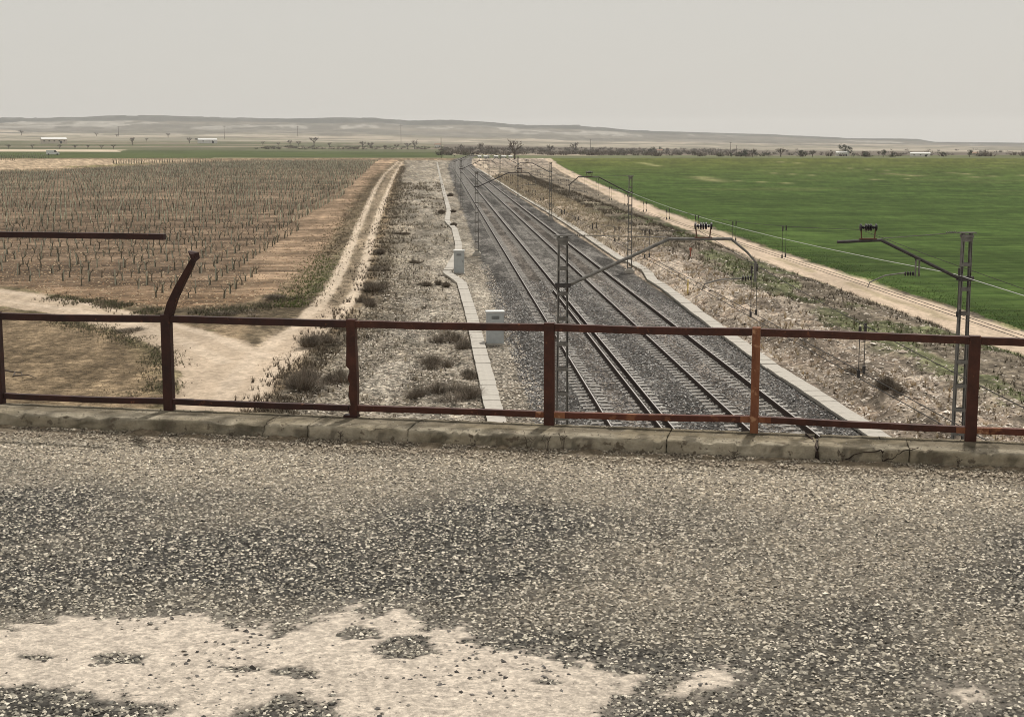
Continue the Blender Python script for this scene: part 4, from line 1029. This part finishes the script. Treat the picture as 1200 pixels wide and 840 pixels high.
field('crop_edge_grass', x, y, rng.uniform(.04, .11, n), palette(n, [(.035,.07,.015),(.05,.085,.02),(.16,.15,.07)], .2), 'green cereal shoots along the field edge', 'grass')
n = 12000; px_ = rng.uniform(-30, 230, n); py_ = rng.uniform(362, 500, n); G_ = np.array([gp(a, b) for a, b in zip(px_, py_)]); x, y = G_[:, 0], G_[:, 1]
k = sdf(x, y, gpl([(-60,364),(0,362),(62,372),(132,390),(180,410),(200,440),(190,470),(178,510),(-60,510)])) > 0; x, y = x[k], y[k]
field('stubble', x, y, rng.uniform(.02, .07, len(x)), palette(len(x), [(.33,.26,.165),(.24,.185,.12),(.13,.105,.07),(.42,.34,.22)], .2), 'short tan stubble on the field below the farm road', 'stubble')
# dark weedy bands beside the road and ruts
def band(P, n, sp, lo, hi, name, label, cols, bias=1.):
    P = np.array([gp(a, b) for a, b in P]); seg = np.hypot(*(P[1:]-P[:-1]).T); cum = np.concatenate([[0], np.cumsum(seg)])
    u = rng.random(n)**bias*cum[-1]; x = np.interp(u, cum, P[:, 0])+rng.normal(0, sp, n)*.8; y = np.interp(u, cum, P[:, 1])+rng.normal(0, sp*1.3, n)
    k = fbm(x/1.2, y/2, 320, 3)+rng.uniform(-.1, .1, n) > .46; x, y = x[k], y[k]
    field(name, x, y, rng.uniform(lo, hi, len(x)), palette(len(x), cols, .25), label, 'weeds')
W1 = [(.14,.12,.09),(.11,.095,.07),(.20,.17,.125),(.10,.11,.055)]
band([(345,352),(300,362),(240,368),(190,368),(130,358),(60,348)], 5200, .65, .07, .22, 'roadside_weeds', 'dark weeds between the vineyard and the farm road', W1)
band([(50,372),(120,386),(180,406),(196,430),(188,460),(150,462)], 3800, .55, .05, .15, 'field_edge_weeds', 'dull weeds along the lower edge of the farm road', W1)
band([(300,500),(345,445),(378,410),(408,375),(428,345),(442,310),(452,270),(462,225),(472,195)], 9000, .8, .10, .32, 'rut_side_weeds', 'dark dry weeds along the right-hand wheel rut', [(.13,.105,.08),(.10,.08,.062),(.17,.14,.105)], 1.6)
# clods in the vineyard front
n = 16000; px_ = rng.uniform(-20, 420, n); py_ = rng.uniform(215, 362, n); G_ = np.array([gp(a, b) for a, b in zip(px_, py_)]); x, y = G_[:, 0], G_[:, 1]
k = sdf(x, y, gpl([(-400,318),(0,333),(60,345),(120,357),(200,364),(262,362),(320,342),(365,312),(392,275),(410,250),(440,215),(0,203),(-400,203)])) > 0; x, y = x[k], y[k]
stones('soil_clods', np.stack([x, y, land(x, y)], -1), rng.uniform(.03, .09, len(x)), palette(len(x), [(.19,.12,.075),(.13,.085,.055),(.27,.185,.11),(.38,.30,.20)], .2))
# fallen branch near the left post
mb = MB(); x, y, z = hit(14, 440)
mb.tube([(-.9, .3, .25), (-.3, .1, .12), (.15, 0, .08), (.25, -.35, .05)], [.035, .03, .024, .012], 6).tube([(-.1, .05, .1), (0, -.5, .05), (.6, -.75, .12), (1.0, -1.1, .04)], [.03, .028, .02, .008], 6)
o = mb.build('fallen_branch', M['bark']); o.location = (x+.2, y, z); tag(o, 'dark bare fallen branch on the tan stubble at the left edge', 'branch')

# ------------------------------------------------------------------ trees far off
def bare_tree(seed, h=1., spread=.32, n_l=6):
    r = random.Random(seed); tk = MB(); cr = MB()
    th = h*r.uniform(.22, .32)
    tk.tube([(0, 0, -.03*h), (r.uniform(-.01, .01)*h, 0, th*.5), (0, 0, th)], [.04*h, .032*h, .026*h], 6)
    def grow(p, d, l, w_, lev):
        q = p+d*l; mid_ = p+d*l*.5+Vector((r.uniform(-1, 1), r.uniform(-1, 1), 0))*l*.07
        (cr).tube([p, mid_, q], [w_, w_*.8, w_*.6], 3, cap=False)
        if lev == 0: return
        for k in range(3 if lev > 1 else 4):
            nd = (d+Vector((r.uniform(-1, 1), r.uniform(-1, 1), r.uniform(-.35, .75)))*.75).normalized()
            grow(p+d*l*r.uniform(.55, 1), nd, l*r.uniform(.55, .8), w_*.62, lev-1)
    for k in range(n_l):
        a = 6.28*k/n_l+r.uniform(-.4, .4); d = Vector((math.cos(a)*spread*2, math.sin(a)*spread*2, r.uniform(.6, 1.2))).normalized()
        grow(Vector((0, 0, th*r.uniform(.75, 1))), d, h*r.uniform(.2, .28), .021*h, 3)
    return tk, cr
def leafy(seed, w_=.5, h=1.):
    r = np.random.default_rng(seed); V = []; Fq = []
    cl = [(r.normal(0, w_*.42), r.normal(0, w_*.42), h*r.uniform(.3, .85), r.uniform(.13, .26)*h) for _ in range(11)]
    for (cx, cy, cz, cr) in cl:
        for k in range(60):
            v = r.normal(0, 1, 3); v /= np.linalg.norm(v); p = np.array([cx, cy, cz])+v*cr*r.uniform(.5, 1.08); s_ = .045*h*r.uniform(.6, 1.4)
            a = r.normal(0, 1, 3); a /= np.linalg.norm(a); b = np.cross(a, v); i = len(V); V += [p+a*s_, p+b*s_, p-a*s_]; Fq.append((i, i+1, i+2))
    return np.array(V), np.array(Fq)
TB = []
for k in range(6):
    tk, cr = bare_tree(k*13+5, 1., .25+.07*(k % 3), 5+k % 3)
    TB.append((tk.build('trunk', M['bark'], None, link=False).data, cr.build('crown', M['bark'], None, link=False).data))
EV = []
for k in range(3):
    V, Fq = leafy(k+3, .45 if k else .7); o = npmesh('crown', V, Fq, M['leaf']); EV.append(o.data); COL.objects.unlink(o)
EVT = MB().tube([(0, 0, -.03), (.01, 0, .35)], [.05, .03], 6).build('trunk', M['bark'], None, link=False).data
tcount = 0
def tree(px, py, hpx, label, kind='bare', wide=1., group=None, name='bare_tree'):
    global tcount
    x, y, z = hit(px, py); h = hpx/1718.6*math.hypot(x, y)
    t = empty(name, (x, y, z), random.uniform(0, 6.28)); t.scale = (h*wide, h*wide, h)
    a, b = TB[tcount % 6] if kind == 'bare' else (EVT, EV[tcount % 3]); tcount += 1
    for nm, me in (('trunk', a), ('crown', b)):
        c = bpy.data.objects.new(nm, me); COL.objects.link(c); c.parent = t
    tag(t, label, 'tree', group or 'bare trees on the far plain')
for a in [(25,159,8,'spreading bare tree at the far left above the cream-walled barn'),(113,160,6,'small bare tree on the plain between barn and white farm shed'),(137,161,5,'low bare tree right of the small one on the left plain'),
    (155,170,13,'tall thin bare tree on the left plain, taller than its neighbours'),(197,161,7,'small bare tree left of the white farm shed, well apart'),(172,166,5,'low bush-like tree between thin tree and white farm shed'),(222,168,9,'bushy bare tree touching the left end of the white farm shed'),
    (308,170,6,'small tree halfway between white farm shed and tree clump'),(326,171,6,'low tree at the left end of the middle tree clump'),(340,171,10,'rounded bare tree in the middle tree clump'),(350,171,8,'small bare tree beside the tallest one in the clump'),(368,172,15,'tallest bare tree of the middle clump above the vineyard'),(386,173,8,'thin bare tree right of the tallest in the clump'),
    (425,173,10,'thin bare tree left of the dark round tree, farther one'),(434,174,11,'thin bare tree left of the dark round tree, nearer one'),(451,175,7,'low bare bush between thin trees and dark round tree'),(465,175,9,'upright bare tree beside the dark round one'),(478,175,10,'bare tree joined to the left of the dark round tree'),(486,175,14,'dark round dense bare tree above the dirt track end'),
    (541,178,12,'bare tree right of the black signal mast'),(552,179,9,'low bare tree above the end of the railway'),(563,179,17,'tall bare tree above the vanishing tracks, left of a pair'),(573,180,14,'tall bare tree above the vanishing tracks, right of a pair'),(590,180,9,'low bare tree left of the large dark tree'),
    (603,187,30,'large dark bare tree with upright limbs beside the railway'),(624,180,9,'low bare tree right of the large dark tree'),(645,179,14,'rounded bare tree behind the left corner of the green field'),(674,180,19,'tall bare tree with a dark top beyond the green field'),(700,180,8,'low bare tree in the scrub right of the tall one'),(740,181,8,'low bare tree in the scrub left of the dark evergreen clump'),
    (812,182,7,'low bare tree in the scrub midway along the green field'),(882,184,13,'bare tree at the left of a pair on the field crest'),(915,184,16,'tall bare tree on the field crest'),(938,184,10,'rounded brown tree right of the tall one on the crest'),(952,184,11,'wide brown tree on the crest left of the evergreen'),(1013,183,8,'low bare tree right of the evergreen and white hut'),(1030,183,7,'low bare tree midway between hut and long white shed'),(1046,183,8,'low bare tree left of the long white shed')]:
    tree(*a, wide=1.25 if a[2] < 12 else 1.05)
for a in [(991,183,14,'dark broad evergreen behind the small white hut',1.3),(765,181,10,'dark evergreen clump in the scrub beyond the green field',1.),(231,166,4,'small dark bush behind the white farm shed',1.4)]:
    tree(a[0], a[1], a[2], a[3], 'ev', a[4], 'dark evergreen trees', 'evergreen_tree')
# row of small dark bushes on the crest, orchard row on the left
lb = ['at the crest\'s left end','beside the bare pair','between the bare pair','right of the tall crest tree','below the brown trees','left of the evergreen','under the evergreen','right of the white hut','midway to the long shed','left of the long shed','right of the long shed','near the far right chimneys']
for k, px in enumerate((857,868,874,886,901,940,1000,1014,1035,1046,1106,1136)):
    tree(px, 184, 5+1.5*(k % 3), 'small dark round bush on the green field crest '+lb[k], 'ev', 1.1, 'dark bushes on the field crest', 'round_bush')
for k, (px, lab) in enumerate(((10,'outermost at the left edge'),(38,'just left of the cream-walled barn'),(70,'just right of the barn'),(88,'third from the barn'),(103,'fourth from the barn'),(119,'fifth from the barn'),(133,'last before the green meadow'))):
    tree(px, 174.5, 6.5, 'small brown orchard tree on pale sand, '+lab, wide=1.35, group='orchard trees on pale sand', name='orchard_tree')
# scrub belt beyond the field
n = 1500; NS = 640; pxs = np.where(rng.random(n) < .86, rng.uniform(515, 880, n), rng.uniform(880, 1210, n)); pys = 178.5+rng.uniform(-5, 3.5, n)+sst(600, 900, pxs)*2
pts = [hit(a, b) for a, b in zip(pxs[:NS], pys[:NS])]
pts = np.array(pts)
V, Fq, C = stalk_cloud(77, 30, 1.0, 1.0, 1., .035, [(1., 1., 1.)])
o = scatter('scrub_belt', V, Fq, pts, np.stack([rng.uniform(3, 7, NS), rng.uniform(3, 7, NS), rng.uniform(2.5, 6, NS)], -1), rng.uniform(0, 6.28, NS), M['twig'], palette(NS, [(.10,.082,.065),(.13,.105,.085),(.085,.08,.05)], .2))
tag(o, 'long belt of brown scrub and brush beyond the green field', 'scrub', kind='stuff')
pts = np.array([hit(a, b) for a, b in zip(rng.uniform(300, 520, 110), rng.uniform(172, 175.5, 110))])
o = scatter('hedge_belt', V, Fq, pts, np.stack([rng.uniform(3, 6, 110), rng.uniform(3, 6, 110), rng.uniform(2, 4, 110)], -1), rng.uniform(0, 6.28, 110), M['twig'], palette(110, [(.10,.082,.065),(.085,.08,.05)], .2))
tag(o, 'low dark hedge behind the green meadow', 'hedge', kind='stuff')

# ------------------------------------------------------------------ far buildings, van, poles
def house(px, py, wpx, hpx, label, wall, roof, nwin=3, flat=False, doors=0):
    x, y, z = hit(px, py); k = math.hypot(x, y)/1718.6; w_, h = wpx*k, hpx*k; dp = max(6, w_*.45)
    t = empty('farm_building', (x, y, z), -math.atan2(x, y)+.12); tag(t, label, 'farm building', 'farm buildings on the plain')
    eh = h*.72
    MB().box(-w_/2, w_/2, -dp/2, dp/2, -.5, eh).build('wall', wall, t)
    o = .35
    MB().poly([(-w_/2-o, -dp/2-o, eh-.05), (w_/2+o, -dp/2-o, eh-.05), (w_/2+o, dp/2+o, eh-.05), (-w_/2-o, dp/2+o, eh-.05), (-w_/2-o, 0, h), (w_/2+o, 0, h)],
        [(0,1,5,4),(2,3,4,5),(0,4,3),(1,2,5),(0,3,2,1)]).build('roof', roof, t)
    for i in range(nwin):
        cx = -w_/2+(i+.5)*w_/nwin; f = MB().box(cx-w_*.03-.1, cx+w_*.03+.1, -dp/2-.06, -dp/2+.02, eh*.45, eh*.75).build('window', M['creamwall'], t)
        MB().box(cx-w_*.03, cx+w_*.03, -dp/2-.09, -dp/2-.065, eh*.48, eh*.72).build('pane', M['darkopen'], f)
    MB().box(w_*.22, w_*.22+min(3, w_*.12), -dp/2-.08, -dp/2+.02, 0, eh*.6).build('door', M['darkopen'], t)
house(63, 168.5, 27, 7, 'long pale cream barn at the far left behind the orchard trees', M['creamwall'], M['paleroof'], 5)
house(243, 168, 21, 5.5, 'long low white farm shed on the left plain', M['whitewall'], M['paleroof'], 2)
house(987, 183, 14, 5.5, 'small white hut under the dark evergreen on the right', M['whitewall'], M['paleroof'], 1)
house(1078, 183.6, 21, 4.8, 'long white shed peeping over the green field crest', M['whitewall'], M['paleroof'], 3)
house(1141, 182.5, 8, 4, 'tiny pale building near the far right of the field crest', M['creamwall'], M['tile'], 1)
house(513, 173, 7, 4.5, 'small pale house left of the black signal mast', M['whitewall'], M['tile'], 1)
house(773, 180, 6, 5, 'small pale house beside the dark evergreen clump in the scrub', M['creamwall'], M['tile'], 1)
for i, (px, w_, lab) in enumerate(((562,4,'leftmost'),(570,7,'second from left'),(581,5,'third from left'),(590,6,'fourth from left'),(598,4,'rightmost'))):
    house(px, 185.2, w_*.8, 2.6, 'small white hut beside the vanishing railway, '+lab+' of five', M['whitewall'], M['paleroof'], 1)
# van
x, y, z = hit(62, 182); k = math.hypot(x, y)/1718.6*1.0; t = empty('parked_van', (x, y, z), -math.atan2(x, y)); sc = k*14/6; t.scale = (sc,)*3
tag(t, 'white van parked on the green meadow at the far left', 'van')
MB().poly([(-3, -1, .4), (-3, 1, .4), (-3, 1, 2.3), (-3, -1, 2.3), (1.3, 1, 2.35), (1.3, -1, 2.35), (2.1, 1, 1.5), (2.1, -1, 1.5), (3, 1, 1.25), (3, -1, 1.25), (3.05, 1, .4), (3.05, -1, .4)],
    [(0,3,2,1),(3,5,4,2),(5,7,6,4),(7,9,8,6),(9,11,10,8),(0,1,10,11),(0,11,9,7,5,3),(1,2,4,6,8,10)]).build('body', M['van'], t)
MB().poly([(1.38, -1.01, 2.2), (1.98, -1.01, 1.5), (.6, -1.01, 1.5), (.6, -1.01, 2.2)], [(0, 1, 2, 3)]).build('side_window', M['darkopen'], t)
MB().poly([(1.42, -.9, 2.24), (1.42, .9, 2.24), (2.06, .9, 1.58), (2.06, -.9, 1.58)], [(0, 1, 2, 3)]).build('windscreen', M['darkopen'], t)
for a in (-2, 2):
    for b in (-1, 1): 
        wh = MB().lathe((a, b*.95, .38), [(.2, -.12), (.38, -.1), (.38, .1), (.2, .12)], 'y', 12).build('wheel', M['rubber'], t)
def upole(px, py, hpx, label, thick=.16, cross=True):
    x, y, z = hit(px, py); h = hpx/1718.6*math.hypot(x, y); t = empty('utility_pole', (x, y, z)); tag(t, label, 'utility pole', 'poles far off on the plain')
    r = thick*math.hypot(x, y)/1000
    MB().tube([(0, 0, -.2), (0, 0, h)], [r, r*.7], 6).build('shaft', M['bark'], t)
    if cross: MB().box(-h*.11, h*.11, -r*.5, r*.5, h*.93, h*.93+r).build('crossarm', M['bark'], t)
for a in [(139,160,11,'thin pole above the left plain between two small trees'),(263,163,15,'thin pole right of the white farm shed against the hills'),(349,160,12,'thin pole against the hills above the middle clump'),(470,170,24,'tall thin pole against the hills left of the dark round tree'),(692,175,12,'thin pole right of the tall dark-topped tree'),(856,180,13,'thin pole at the left end of the field crest'),(863,180,9,'short pole right beside the crest-end pole'),(1140,182,8,'short pole near the tiny pale building')]:
    upole(*a)
upole(517, 186, 24, 'black signal mast at the far end of the railway', .26, False)

# ------------------------------------------------------------------ haze
hm = bpy.data.materials.new('haze'); hm.use_nodes = True; N = hm.node_tree.nodes; N.clear()
vo = N.new('ShaderNodeVolumePrincipled'); vo.inputs['Density'].default_value = 7.5e-5; vo.inputs['Color'].default_value = (.975, .968, .955, 1); vo.inputs['Anisotropy'].default_value = 0.25
oo = N.new('ShaderNodeOutputMaterial'); hm.node_tree.links.new(vo.outputs[0], oo.inputs['Volume'])
hz = MB().box(-11500, 11500, -9800, 11500, -12, 190).build('haze', hm); tag(hz, 'pale dusty haze over the whole plain', 'haze', kind='stuff')
